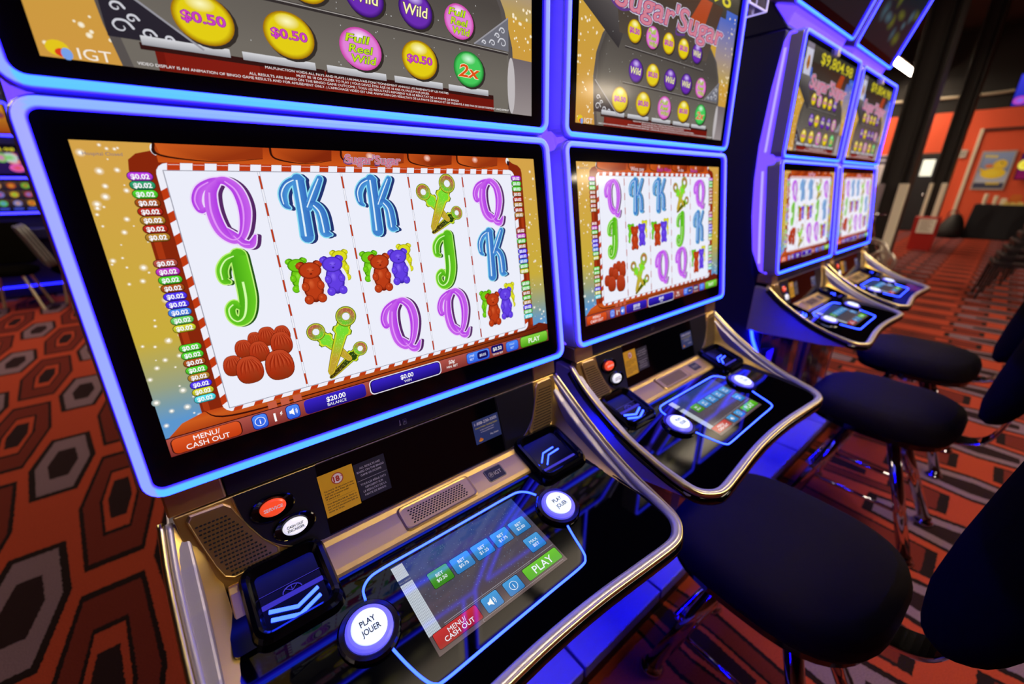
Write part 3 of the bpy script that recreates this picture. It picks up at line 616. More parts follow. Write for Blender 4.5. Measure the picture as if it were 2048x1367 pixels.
def display(root, name, fr, u0, u1, v0, v1, art, depth, sensor=False, vis_h=None):
    g = G(); e = .0088; r = .016
    rings = []
    for (dd, h) in ((e - .006, -depth), (e, -depth + .006), (e, -.004), (e - .0025, 0)):
        rings.append([fr(a, b, h) for a, b in rr_loop(u0 - dd, u1 + dd, v0 - dd, v1 + dd, r + dd, 6)])
    g.loft(rings)
    hs = g.make(name, m_silver, root, off=OFF)
    g = G(); q = rr_loop(u0 + .004, u1 - .004, v0 + .004, v1 - .004, r - .004, 6)
    g.loft([[fr(a, b, h) for a, b in q] for h in (-.001, .001)]); g.make('screen_glass', m_bezel, hs, off=OFF)
    ring_tube(fr, u0, u1, v0, v1, r, .0054, .0075, 'neon_tube', hs)
    a = art[0].mesh(fr, .0013, art[1]); a.make('picture', m_picture, hs, off=OFF, recalc=False)
    if sensor:
        g = G(); uc = (u0 + u1) / 2; g.loft([[fr(a_, b_, h) for a_, b_ in rr_loop(uc - .014, uc + .014, v1 - .030, v1 - .006, .003, 3)] for h in (.001, .012)]); g.make('sensor', m_trim, hs, off=OFF)
    return hs
def plf(x, z, h=0.0): return Vector((x, -.004 + (z - .975) * .33, z)) + Vector((0, -1, .33)).normalized() * h
class PlFr:
    def __call__(s, u, v, h=0.0): return plf(u, v, h)
PLF = PlFr()
DK = Fr((0, -.085, .873), (1, 0, 0), (0, 1, .167))
SHF = Fr((0, -.083, .8758), (1, 0, 0), (0, .047, .016))
def dk(x, y, h=0.0): return DK(x, (y + .085) * 1.0138, h)
def MX(P): return [(2 * CX - p[0], *p[1:]) for p in P]

def sticker(fr, x0, x1, z0, z1, painter, name, parent, h=.0020, mm=1000):
    A = Art(); painter(A, (x1 - x0) * mm, (z1 - z0) * mm)
    g = A.mesh(fr, h, (x0 * mm, z0 * mm)); n = len(g.v)
    return g.make(name, m_print, parent, off=OFF, recalc=False)
def art_age(A, w, h):
    A.rect(0, 0, w, h, (216, 164, 20), 0)
    A.ell(w * .52, h * .80, 8.5, 8.0, (176, 40, 20), 1, n=28); A.ell(w * .52, h * .80, 7.2, 6.8, (230, 216, 206), 1.3, n=28)
    A.text('18', w * .49, h * .80, 7.6, (176, 40, 20), 2, bold=.05); A.text('+', w * .64, h * .83, 3, (176, 40, 20), 2, bold=.04)
    for j, t in enumerate(('You must be 18 years of age or older', 'to play this game. Prizes will not be', 'paid out to anyone under', '18 years of age.')): A.text(t, 4, h * .60 - j * 3.7, 2.4, (30, 20, 10), 1, align='l', maxw=w - 7, bold=.02)
    A.stroke([(4, h * .36), (w - 4, h * .36)], .3, (60, 40, 10), 1, cap=False)
    for j, t in enumerate(('Vous devez être âgé de 18 ans ou', 'plus pour jouer à ce jeu. Aucun lot ne', 'sera versé à une personne âgée de', 'moins de 18 ans.')): A.text(t, 4, h * .30 - j * 3.7, 2.4, (30, 20, 10), 1, align='l', maxw=w - 7, bold=.02)
def art_res(A, w, h):
    A.rect(0, 0, w, h, (28, 26, 40), 0)
    for j, t in enumerate(('ALL RESULTS ARE', 'BASED ON THE BINGO', 'GAME OUTCOME.')): A.text(t, w * .5, h * .86 - j * 5.4, 3.0, (200, 196, 200), 1, maxw=w * .88)
    A.stroke([(1, h * .53), (w - 1, h * .53)], .4, (190, 186, 190), 1, cap=False)
    for j, t in enumerate(('TOUS LES RÉSULTATS', 'REPOSENT SUR', 'LE RÉSULTAT DE LA', 'PARTIE DE BINGO.')): A.text(t, w * .5, h * .42 - j * 5.4, 3.0, (200, 196, 200), 1, maxw=w * .88)
def art_help(A, w, h):
    A.rect(0, 0, w, h, (40, 62, 118), 0)
    A.text('1-888-230-3505', w * .5, h * .84, 5.2, (236, 236, 240), 1, w=w * .86, bold=.0)
    A.text('Ontario Problem Gambling Helpline', w * .5, h * .66, 2.6, (214, 200, 40), 1, w=w * .86, bold=.01)
    for j, t in enumerate(('La ligne ontarienne d\'aide', 'sur le jeu problématique')): A.text(t, w * .5, h * .54 - j * 4, 2.2, (226, 226, 232), 1, maxw=w * .66)
    A.text('Play Smart', w * .74, h * .22, 3.0, (226, 226, 232), 1, w=w * .32, bold=.01)
    A.ell(w * .2, h * .12, 5, 2, (230, 160, 30), 1, n=12); A.poly([(w * .12, h * .13), (w * .3, h * .13), (w * .2, h * .24)], (220, 120, 30), 1.2)
def art_badge(A, w, h):
    A.rrect(0, 0, w, h, 2.5, (150, 140, 110), 0); A.rrect(.7, .7, w - .7, h - .7, 2, (8, 8, 10), .5)
    A.ell(w * .25, h * .5, 5.0, 5.0, (150, 142, 118), 1, n=20); A.ell(w * .25, h * .5, 4.3, 4.3, (14, 14, 16), 1.2, n=20)
    for a in (-50, -20, 15, 50): A.stroke([(w * .25 - 2.5, h * .5 - 2.5), (w * .25 + 3.4 * cos(rad(a + 45)), h * .5 + 3.4 * sin(rad(a + 45)))], [.2, 1.3], (150, 142, 118), 1.6, cap=False)
    A.text('IGT', w * .66, h * .5, 7.6, (190, 180, 150), 1.4, w=w * .42)
def touch_art():
    A = Art(); w, h = 219.0, 135.5; rnd = random.Random(4)
    A.rect(0, h * .55, w, h, (74, 70, 84), 0, top=(34, 60, 130)); A.rect(0, 0, w, h * .55, (92, 74, 76), 0, top=(74, 70, 84))
    for _ in range(420): r = rnd.choice((.25, .35, .5)); A.ell(rnd.uniform(18, w - 2), rnd.uniform(30, h - 2), r, r, (120, 140, 170), .5, n=5)
    A.rect(0, 112, 17, 134, (196, 204, 214), 1); A.rect(0, 26, 17.5, 104, (196, 206, 216), 1); A.text('BALL DRAW', 9, 107.5, 2.2, (150, 150, 160), 1)
    for i in range(1, 9): A.stroke([(i * 1.95, 26), (i * 1.95, 104)], .25, (110, 116, 130), 1.4, cap=False); A.stroke([(i * 1.95, 112), (i * 1.95, 134)], .25, (150, 156, 168), 1.4, cap=False)
    for j in range(1, 22): A.stroke([(0, 26 + j * 3.55), (17.5, 26 + j * 3.55)], .25, (110, 116, 130), 1.5, cap=False)
    for j in range(1, 6): A.stroke([(0, 112 + j * 3.7), (17, 112 + j * 3.7)], .25, (150, 156, 168), 1.5, cap=False)
    def bt(cx, cy, bw, bh, c, c2, lines, th=5.2):
        A.rrect(cx - bw / 2 - .7, cy - bh / 2 - .7, cx + bw / 2 + .7, cy + bh / 2 + .7, 2.6, tuple(int(q * .3) for q in c), 1.6)
        A.rrect(cx - bw / 2, cy - bh / 2, cx + bw / 2, cy + bh / 2, 2.4, c, 2, top=c2)
        for j, t in enumerate(lines): A.text(t, cx, cy + (len(lines) - 1) * 3.7 - j * 7.4, th, (240, 246, 255), 3, maxw=bw * .84, bold=.008)
    blu = ((40, 120, 190), (72, 160, 224))
    bt(52, 86, 31, 25, (50, 130, 20), (84, 170, 44), ('BET', '$0.50'))
    for i, t in enumerate(('$0.75', '$1.25', '$1.75', '$2.00')): bt(88 + 36 * i, 86, 31, 25, *blu, ('BET', t))
    bt(197, 50, 29, 25, *blu, ('MAX', 'BET'))
    A.stroke([(24, 29.5), (w - 2, 31)], .5, (180, 180, 190), 1.6, cap=False); A.stroke([(24, 27.2), (w - 50, 28.4)], .4, (150, 150, 160), 1.6, cap=False)
    bt(36.5, 16, 64, 20, (160, 20, 20), (200, 50, 50), ('MENU/', 'CASH OUT'), 6.4); bt(90, 16, 26, 21, *blu, ()); bt(127, 16, 26, 21, *blu, ()); bt(183, 16.5, 66, 19, (70, 170, 20), (110, 200, 50), ('PLAY',), 12)
    A.ell(127, 16, 6.4, 6.4, (236, 246, 255), 3, n=24); A.ell(127, 16, 5.6, 5.6, (52, 136, 206), 3.2, n=24); A.text('i', 127, 16, 7, (255, 255, 255), 3.5, bold=.01)
    A.poly([(83, 14), (86, 14), (90, 10.5), (90, 21.5), (86, 18), (83, 18)], (255, 255, 255), 3)
    for r in (3, 5.6): A.stroke([(91 + r * cos(a) * .7, 16 + r * sin(a)) for a in (-.8, 0, .8)], .9, (255, 255, 255), 3)
    A.stroke([(66, 1), (66, 4), (70, 4), (w - 6, 4), (w - 6, 1)], .5, (160, 150, 160), 1.6, sm=False, cap=False)
    return A
ART_TOUCH = touch_art()
LEDC = (.16, .42, NEON * .7, 1)
def led_path(g, P, r, col=LEDC, n=6):
    k0 = len(g.v); g.tube(P, r, n); g.c[k0:] = [col] * (len(g.v) - k0)
def play_button(root, x, y, name='play_button'):
    g = G(); fr = lambda a, b, h: dk(x + a, y + b, h)
    g.lathe([(.037, 0), (.0375, .004), (.035, .0075), (.030, .0075), (.0285, .006)], fr=fr, n=36, mi=0)
    g.lathe([(.0285, .004), (.0280, .0095), (.025, .0115), (.0215, .0115)], fr=fr, n=36, mi=1)
    g.lathe([(.0215, .008), (.0210, .0135), (.0185, .0150), (.0, .0155)], fr=fr, n=36, mi=2)
    A = Art(); A.text('PLAY', 0, 5.2, 7.6, (10, 12, 34), 1, w=19, bold=.022); A.text('JOUER', 0, -6.0, 7.6, (10, 12, 34), 1, w=23, bold=.022); A.rect(-12, -.9, 12, -.6, (150, 170, 200), 1)
    a = A.mesh(lambda u, v, h: dk(x + u, y + v, .0158 + h)); g.add(a.v, a.f, 3, a.c)
    return g.make(name, [m_gloss, m_capring, m_cap, m_print], root, off=OFF, smooth=False)
def oval_button(root, x, z, capm, lines, tc, name):
    g = G()
    def fr(sx, sz): return lambda a, b, h: plf(x + a * sx, z + b * sz, h)
    g.lathe([(1, .0016), (1.0, .004), (.93, .0055), (.62, .0035)], fr=fr(.0272, .0168), n=36, mi=0)
    g.lathe([(1, .003), (.98, .0062), (.8, .0078), (0, .0082)], fr=fr(.0160, .0106), n=32, mi=1)
    A = Art()
    for j, t in enumerate(lines): A.text(t, 0, (len(lines) - 1) * 2.4 - 4.8 * j, 3.6 if len(lines) > 1 else 4.2, tc, 1, w=(21 if len(lines) > 1 else 23), bold=.018 if len(lines) > 1 else .035)
    a = A.mesh(lambda u, v, h: plf(x + u, z + v, .0084 + h)); g.add(a.v, a.f, 2, a.c)
    return g.make(name, [m_gloss, capm, m_print], root, off=OFF)
def speaker(root, mir):
    P = [(-.007, .990), (-.003, .9955), (.032, .9945), (.039, .988), (.044, .974), (.053, .953), (.064, .931), (.077, .914), (.0765, .908), (.070, .9035), (.022, .902), (.013, .908), (.007, .925), (.0, .955)]
    def c(u): return 2 * CX - u if mir else u
    g = G(); cx, cz = .033, .945
    rings = [[plf(c(cx + (u - cx) * s), cz + (z - cz) * s, h) for u, z in P] for (s, h) in ((1.0, 0), (1.0, .0025), (.955, .0040), (.93, .0034))]
    g.loft(rings); sg = g.make('speaker_grille', m_champ2, root, off=OFF)
    g = G()
    for j in range(15):
        z = .979 - j * .0051; f = j / 14
        xl = .001 + .021 * f ** 1.3; xr = .034 + .035 * f; n = int((xr - xl) / .0043)
        for i in range(n + 1):
            xx = xl + i * .0043 + (.0021 if j % 2 else 0)
            if xx > xr: continue
            vs = rr_loop(xx - .0018, xx + .0018, z - .0010, z + .0010, .0009, 1)
            g.loft([[plf(c(a), b, h) for a, b in vs] for h in (.0030, .0040)])
    o = g.make('speaker_hole', m_hole, sg, off=OFF); o['kind'] = 'stuff'
def tray(root, mir):
    # glossy hood with a sunk lit tray: bill slot on the left, ticket slot on the right
    c = (lambda u: 2 * CX - u) if mir else (lambda u: u)
    x0, x1, y0, y1 = (.024, .1275, -.125, -.022) if not mir else (.010, .122, -.126, -.022)
    g = G()
    def L(i, h, hb=0.0, r=.016): return [dk(c(a), b, h + hb * max(0, (b - y0) / (y1 - y0))) for a, b in rr_loop(x0 + i, x1 - i, y0 + i, y1 - i, r, 5)]
    g.loft([L(-.002, -.001), L(0, .008, .013, .018), L(.003, .013, .014, .017), L(.008, .014, .014, .014), L(.012, .011, .012, .010), L(.016, .003, .015, .006)])
    if not mir:
        g.loft([[dk(a, b, h) for a, b in rr_loop(.004, .034, -.118, -.030, .006, 3)] for h in (-.001, .006)])
    hood = g.make('ticket_printer' if mir else 'bill_acceptor', m_tray, root, off=OFF, bevel=0)
    g = G()
    if mir:
        for dy in (0, .010):
            led_path(g, [dk(.505 + dy * .6, -.086 - dy * .9, .0100), dk(.523 + dy * .6, -.070 - dy * .9, .0115), dk(.551 + dy * .6, -.068 - dy * .9, .0118)], .0016)
    else:
        for dy in (0, .0105): led_path(g, [dk(.046, -.088 - dy, .0100 - dy * .13), dk(.076, -.099 - dy, .0085 - dy * .13), dk(.103, -.089 - dy, .0098 - dy * .13)], .0024)
    g.make('chevron_light', m_led, hood, off=OFF, recalc=False)
    g = G()
    if mir: k0 = len(g.v); g.loft([[dk(a, b, h) for a, b in rr_loop(.497, .580, -.1035, -.0995, .001, 2)] for h in (.004, .0078)]); g.c[k0:] = [(.05, .04, .55, 1)] * (len(g.v) - k0)
    else:
        k0 = len(g.v); g.loft([[dk(a, b, h) for a, b in rr_loop(.040, .112, -.083, -.077, .001, 2)] for h in (.004, .0108)])
        P = [dk(.076 + .011 * cos(a), -.077 + .008 * sin(a), .0125) for a in [pi * t / 8 for t in range(9)]]; g.tube(P, .0007, 5)
        for a in (50, 90, 130): g.tube([dk(.076, -.077, .0125), dk(.076 + .011 * cos(rad(a)), -.077 + .008 * sin(rad(a)), .0125)], .0004, 4)
        g.tube([dk(.040, -.066, .0125), dk(.112, -.066, .0125)], .0004, 4)
        g.c[k0:] = [(.04, .03, .5, 1)] * (len(g.v) - k0)
    g.make('slot_lip', m_led, hood, off=OFF, recalc=False)

def slot_machine(label, variant=0):
    root = thing('slot_machine', label, 'slot machine', (0, 0, 0), 0, 'slot machines in the row')
    # cabinet body and lower door
    g = G(); prof = [(.60, .13), (.60, 1.86), (.13, 1.86), (.15, 1.4), (.085, 1.04), (.065, .99), (.045, .85), (.008, .70), (.008, .13)]
    g.prism(prof, -.018, 2 * CX + .018, 0, lambda a, b, c: (c, a, b)); body = g.make('cabinet_body', m_body, root, off=OFF, bevel=.006)
    for mir in (0, 1):
        c = (lambda u: 2 * CX - u) if mir else (lambda u: u); g = G()
        led_path(g, smooth_path([(c(-.021), .050, .850), (c(-.021), .045, .815), (c(-.021), .030, .765), (c(-.021), .005, .715)]), .0055, (.14, .5, NEON * 10, 1), 8); g.make('light_strip', m_led, body, off=OFF, recalc=False)
    g = G(); rings = []
    for k in range(9):
        f = k / 8; x = .03 + f * (2 * CX - .06); bul = sin(pi * f) * .045
        rings.append([(x, .012 - bul, .14), (x, .012 - bul, .5), (x, .012 - bul * .9, .74), (x, .012 - bul * .5, .79), (x, .05, .79), (x, .05, .14)])
    g.loft(rings); dr = g.make('lower_door', mat('gloss_lower_door', (14, 8, 14), .12), root, off=OFF, smooth=False)
    g = G(); g.box(.05, .12, -.013, -.0105, .60, .70); g.make('sticker', mat('pale_sticker', (190, 186, 210), .5), dr, off=OFF)
    # side fairings with light strips
    for mir in (0, 1):
        c = (lambda u: 2 * CX - u) if mir else (lambda u: u)
        P = [(.056, 1.045), (.095, 1.12), (.122, 1.25), (.138, 1.38), (.144, 1.5), (.138, 1.68), (.126, 1.82), (.112, 1.85), (.085, 1.842), (.080, 1.8), (.085, 1.47), (.070, 1.42), (.045, 1.25), (.022, 1.05), (.026, 1.035)]
        g = G(); g.prism(P, c(-.0345), c(-.010), 0, lambda a, b, q: (q, a, b)); fa = g.make('side_fairing', m_blue_spill, root, off=OFF, bevel=.005)  # its glow stands for blue light the strips cast on it
        g = G()
        led_path(g, smooth_path([(c(-.0345), .060, 1.075), (c(-.0345), .084, 1.22), (c(-.0345), .112, 1.41)]), .0038, (.55, .45, NEON, 1), 8)
        led_path(g, smooth_path([(c(-.0345), .116, 1.475), (c(-.0345), .117, 1.62), (c(-.0345), .116, 1.80)]), .0038, (.55, .45, NEON, 1), 8)
        g.make('light_strip', m_led, fa, off=OFF, recalc=False)
    display(root, 'main_display', LOW, -.0275, .6305, -.0375, .3675, (ART_MAIN2 if variant == 1 else ART_MAIN, (0, 0)), .05)
    display(root, 'upper_display', UPP, -.0275, .6305, -.0215, .3625, (ART_UP, (0, 0)), .045, sensor=True)
    g = G(); g.box(-.026, 2 * CX + .026, .064, .09, 1.444, 1.460); g.make('reveal_glow_bar', m_blue_spill, root, off=OFF)  # added glowing bar, gives the gap between the displays its blue spill
    display(root, 'topper_display', TOP, -.0275, .6305, .0, .40, (ART_TOP[variant % 2], (0, 34)), .10)
    g = G(); g.prism([(.13, 1.866), (.58, 1.866), (.58, 2.34), (.12, 2.2), (.195, 2.02), (.195, 1.95)], .0, 2 * CX, 0, lambda a, b, c: (c, a, b)); g.make('topper_neck', m_body, root, off=OFF, bevel=.005)
    g = G(); g.prism([(.124, 1.930), (.20, 1.955), (.29, 1.87), (.15, 1.862)], .015, 2 * CX - .015, 0, lambda a, b, c: (c, a, b)); g.make('topper_skirt', m_blue_spill, root, off=OFF, bevel=.004)  # neon light falling on the skirt is painted in as glow
    # console head: silver corner caps, dark strip, metal face plate
    for mir in (0, 1):
        c = (lambda u: 2 * CX - u) if mir else (lambda u: u); g = G()
        P = [(c(-.022), .999), (c(.038), .9995), (c(.037), 1.0355), (c(.012), 1.034), (c(.0), 1.0315), (c(-.022), 1.0315)]
        g.prism(P, 0, 1, 0, lambda a, b, q: (a, (.0035 + (b - .999) * .16) if q == 0 else .06, b)); g.make('corner_cap', m_champ, root, off=OFF, bevel=.0025)
    g = G(); g.prism([(.0055, .9995), (.0115, 1.0355), (.06, 1.0355), (.06, .9995)], .0385, 2 * CX - .0385, 0, lambda a, b, c: (c, a, b)); st = g.make('brow_strip', m_satin, root, off=OFF, bevel=.0015)
    g = G(); g.tube([(.040, .0110, 1.0362), (2 * CX - .040, .0110, 1.0362)], .0008, 6); g.tube([(.145, .0036, .9985), (2 * CX - .04, .0036, .9985)], .0006, 6); g.make('gold_line', m_gold, st, off=OFF)
    g = G(); q = rr_loop(.262, .336, 1.004, 1.021, .0084, 5); g.loft([[(a, .0065 + (b - 1.0) * .16 - h, b) for a, b in q] for h in (-.001, .0008)]); g.make('charging_port', mat('port_grey', (24, 22, 32), .4), st, off=OFF)
    A = Art(); A.rect(-9, -4, -7.6, 5, (200, 190, 150), 1); A.rect(-9.6, -4, -7, -2.5, (200, 190, 150), 1.2); A.stroke([(-2.6, -4.4), (2.6, -4.4), (2.6, 4.4), (-2.6, 4.4), (-2.6, -4.4)], .5, (180, 175, 160), 1, sm=False); A.poly([(1, 3), (-1.6, -.4), (.2, -.4), (-.9, -3.2), (1.7, .6), (0, .6)], (200, 195, 180), 1.2)
    a = A.mesh(lambda u, v, h: Vector((.286 + u, .0062 + (1.0125 + v - 1.0) * .16 - .0012 - h, 1.0125 + v))); a.make('port_symbol', m_print, st, off=OFF, recalc=False)
    g = G(); g.loft([[plf(a, b, h) for a, b in ((-.018, .9985), (2 * CX + .018, .9985), (2 * CX + .014, .95), (2 * CX - .002, .889), (.002, .889), (-.014, .95))] for h in (-.02, 0)])
    sp = [(-.030, .8955), (-.035, .8945), (-.042, .8905), (-.060, .8855), (-.078, .8795), (-.0845, .8765), (-.0875, .8715), (-.085, .864), (-.03, .87)]
    g.prism(sp, .012, 2 * CX - .012, 0, lambda a, b, c: (c, a, b))
    fp = g.make('console_face', m_champ, root, off=OFF, bevel=.0018)
    Lc = [(.0425, .9975), (.046, .97), (.0515, .951), (.061, .934), (.074, .9195), (.085, .9105), (.098, .9035), (.112, .8985), (.130, .896), (.160, .8955)]
    outl = Lc + MX(Lc)[::-1]
    g = G(); g.loft([[plf(a, b, h) for a, b in outl] for h in (0, .0012)]); pn = g.make('button_panel', m_satin, root, off=OFF)
    g = G(); g.tube([plf(a, b, .0008) for a, b in smooth_path([(p[0], p[1], 0) for p in outl], 3) for _ in (0,)] if False else [plf(p.x, p.y, .0008) for p in smooth_path([(q[0], q[1], 0) for q in outl], 3)], .0011, 6); g.make('gold_line', m_gold, pn, off=OFF)
    g = G(); g.loft([[plf(a, b, h) for a, b in ((.1435, .9972), (.463, .9972), (.463, .8985), (.1405, .8985))] for h in (.001, .0018)]); g.make('smoked_window', m_gloss, pn, off=OFF)
    g = G(); rf = [(.4655, .9965), (2 * CX - .045, .9965), (2 * CX - .049, .97), (2 * CX - .0545, .951), (2 * CX - .064, .936), (2 * CX - .077, .9225), (2 * CX - .100, .9065), (2 * CX - .125, .900), (.4655, .899)]
    g.loft([[plf(a, b, h) for a, b in rf] for h in (.001, .0022)]); g.make('flap', m_satin, pn, off=OFF)
    sticker(PLF, .142, .1915, .9215, .9815, art_age, 'age_sticker', pn); sticker(PLF, .1925, .2405, .9235, .978, art_res, 'results_sticker', pn); sticker(PLF, .405, .4625, .929, .9705, art_help, 'helpline_sticker', pn)
    oval_button(root, .082, .9665, m_red_cap, ('SERVICE',), (255, 245, 240), 'service_button'); oval_button(root, .101, .932, m_wht_cap, ('CASH OUT', 'ENCAISSER'), (20, 20, 40), 'cash_out_button')
    speaker(root, 0); speaker(root, 1)
    # shelf grille and badge
    g = G(); g.loft([[SHF(a, b, h) for a, b in rr_loop(.236 + i, .368 - i, .004 + i, .047 - i, .007, 4)] for (i, h) in ((0, 0), (0, .0035), (.002, .005), (.0045, .0042))]); sgr = g.make('shelf_grille', m_champ2, root, off=OFF)
    g = G()
    for j in range(7):
        for i in range(19):
            xx = .252 + i * .0053 + (.0026 if j % 2 else 0); vv = .0135 + j * .0037
            g.loft([[SHF(a, b, h) for a, b in rr_loop(xx - .0019, xx + .0019, vv - .0010, vv + .0010, .0009, 1)] for h in (.0035, .0048)])
    o = g.make('speaker_hole', m_hole, sgr, off=OFF); o['kind'] = 'stuff'
    g = G(); g.loft([[SHF(a, b, h) for a, b in rr_loop(.3975, .4355, .013, .039, .004, 4)] for h in (0, .0025)]); bd = g.make('maker_badge', m_gloss, root, off=OFF)
    sticker(SHF, .3985, .4345, .0135, .0385, art_badge, 'badge_print', bd, h=.0027)
    # button deck
    def zd(y): return .873 + .167 * (y + .085)
    fl = [(.012, -.086), (.004, -.13), (-.004, -.17), (-.010, -.22), (-.012, -.265), (-.006, -.293), (.010, -.310), (.036, -.3165), (.10, -.313), (.20, -.305), (CX, -.302)]
    outl = fl + MX(fl[:-1])[::-1]
    g = G(); g.loft([[Vector((a, b, zd(b) + h)) for a, b in outl] for h in (-.006, 0)]); dg = g.make('deck_glass', m_deck, root, off=OFF)
    a = ART_TOUCH.mesh(lambda u, v, h: DK(u, v, h), .0004, (191, -163.7)); a.make('touch_picture', mat('touch_picture', rough=.05, attr='emit', es=.95), dg, off=OFF, recalc=False)
    g = G(); led_path(g, smooth_path([dk(*p, .0008) for p in ((.147, -.134), (.150, -.120), (.162, -.110), (.182, -.107), (.24, -.107), (.34, -.107), (.405, -.107), (.428, -.109), (.442, -.118), (.451, -.131))]), .0017)
    led_path(g, smooth_path([dk(*p, .0008) for p in ((.454, -.200), (.446, -.225), (.439, -.250), (.433, -.261), (.418, -.2665), (.35, -.2675), (.25, -.269), (.187, -.270), (.173, -.267), (.165, -.255), (.157, -.232), (.150, -.205))]), .0017)
    g.make('ring_light', m_led, dg, off=OFF, recalc=False)
    play_button(root, .1365, -.173); play_button(root, .464, -.171)
    tray(root, 0); tray(root, 1)
    # cheeks, underside, rim
    rl = [(-.024, .012, .987), (-.027, -.03, .954), (-.027, -.075, .924), (-.025, -.14, .888), (-.021, -.205, .861), (-.018, -.262, .8445)]
    il = [(-.002, .003, .990), (.005, -.012, .944), (.010, -.030, .899), (.012, -.10, .8705), (.004, -.17, .859), (-.010, -.25, .846)]
    for mir in (0, 1):
        A_, B_ = (MX(rl), MX(il)) if mir else (rl, il); g = G(); K = []
        P, Q = smooth_path(A_, 4), smooth_path(B_, 4)
        for p, q in zip(P, Q):
            mid = (p + q) / 2 + Vector((0, 0, -.004)); K.append([p, (p * 2 + q) / 3 + Vector((0, 0, -.003)), (p + q * 2) / 3 + Vector((0, 0, -.003)), q])
        g.loft(K, closed=False, caps=False); g.make('side_cheek', m_champ, root, off=OFF, smooth=True)
        c = (lambda u: 2 * CX - u) if mir else (lambda u: u)
        g = G(); g.prism([(.06, .985), (.012, .982), (-.03, .949), (-.075, .919), (-.14, .883), (-.205, .856), (-.262, .839), (-.296, .832), (-.28, .822), (-.2, .808), (0, .80), (.06, .80)], c(-.027), c(-.008), 0, lambda a, b, q: (q, a, b)); g.make('deck_side', m_silver, root, off=OFF, bevel=.003)
    g = G(); g.prism([(.06, .80), (-.2, .806), (-.28, .820), (-.298, .830), (-.086, .864), (-.03, .87), (.06, .87)], -.006, 2 * CX + .006, 0, lambda a, b, c: (c, a, b)); us = g.make('deck_underside', m_silver, root, off=OFF, bevel=.003)
    g = G(); led_path(g, [(.03, -.06, .795), (2 * CX - .03, -.06, .795)], .006, (.12, .05, NEON * 11, 1), 8); g.make('light_strip', m_led, us, off=OFF, recalc=False)
    fr_ = [(-.012, -.296, .8368), (.006, -.316, .8340), (.034, -.3245, .8328), (.10, -.3205, .8335), (.20, -.3125, .8345), (CX, -.3095, .835)]
    half = rl + fr_; path = half + MX(half[:-1])[::-1]; SPt = smooth_path(path, 5)
    g = G(); RR = [.0042 + .0043 * max(0, min(1, (-p.y - .14) / .12)) for p in SPt]; g.tube(SPt, RR, 12)
    def outw(p, d, dz): q = Vector(((p.x - CX) * (1.0 if abs(p.x - CX) > .29 else .0), (p.y + .12) * (1.0 if p.y < -.28 else 0), 0)); q.normalize(); return p + q * d + Vector((0, 0, dz))
    g.tube([outw(p, .0035, -.012) for p in SPt], .0090, 10, mi=1); g.tube([outw(p, .0070, .0042) for p in SPt], .0038, 8, mi=2)
    g.make('deck_rim', [m_silver, m_gloss, m_gold], root, off=OFF, smooth=True)
    return root
def lift(root, x, y, yaw): root.rotation_euler = (0, 0, yaw); root.location = (x + CX * cos(yaw), y + CX * sin(yaw), 0)
M1 = slot_machine('nearest and largest slot machine, at the left, its whole lit screen facing us', 0)
M2 = slot_machine('second slot machine, right beside the nearest one, banner above its reels', 1)
M3 = copy_tree(M1); M3['label'] = 'third slot machine, past the gap, its bright blue side facing us'
M4 = copy_tree(M2); M4['label'] = 'farthest slot machine of the row, smallest in view, before the black posts'
lift(M1, 0, 0, 0); lift(M2, .7193, .0084, rad(.479)); lift(M3, 1.8749, .0408, rad(.387)); lift(M4, 2.6248, .0546, rad(.649))
for ch in M4.children:                                  # the far one shows the plain picture too
    if ch.name.startswith('main_display'):
        for q in ch.children:
            if q.name.startswith('picture'):
                for r in M3.children:
                    if r.name.startswith('main_display'):
                        for s_ in r.children:
                            if s_.name.startswith('picture'): q.data = s_.data

# stands under the machines
m_stand = mat('stand_black', (14, 12, 20), .4)
m_panel = mat('stand_panel', (96, 88, 190), .5)
def stand(x0, x1, seams, label):
    t = thing('machine_stand', label, 'stand', ((x0 + x1) / 2, .25, 0), 0, 'stands under the slot machines'); cx = (x0 + x1) / 2
    g = G(); g.box(x0 - cx, x1 - cx, -.335, .38, 0, .085); g.make('plinth', m_stand, t, bevel=.004)
    e = [x0] + seams + [x1]
    for a, b in zip(e[:-1], e[1:]):
        g = G(); g.box(a - cx + .004, b - cx - .004, -.35, .38, .085, .13); g.make('top_panel', m_panel, t, bevel=.004)
stand(-.04, 1.42, [.30, .68, 1.05], 'low blue-lit stand under the two nearer slot machines')
stand(1.80, 3.30, [2.25, 2.64, 3.0], 'low blue-lit stand under the two farther slot machines')

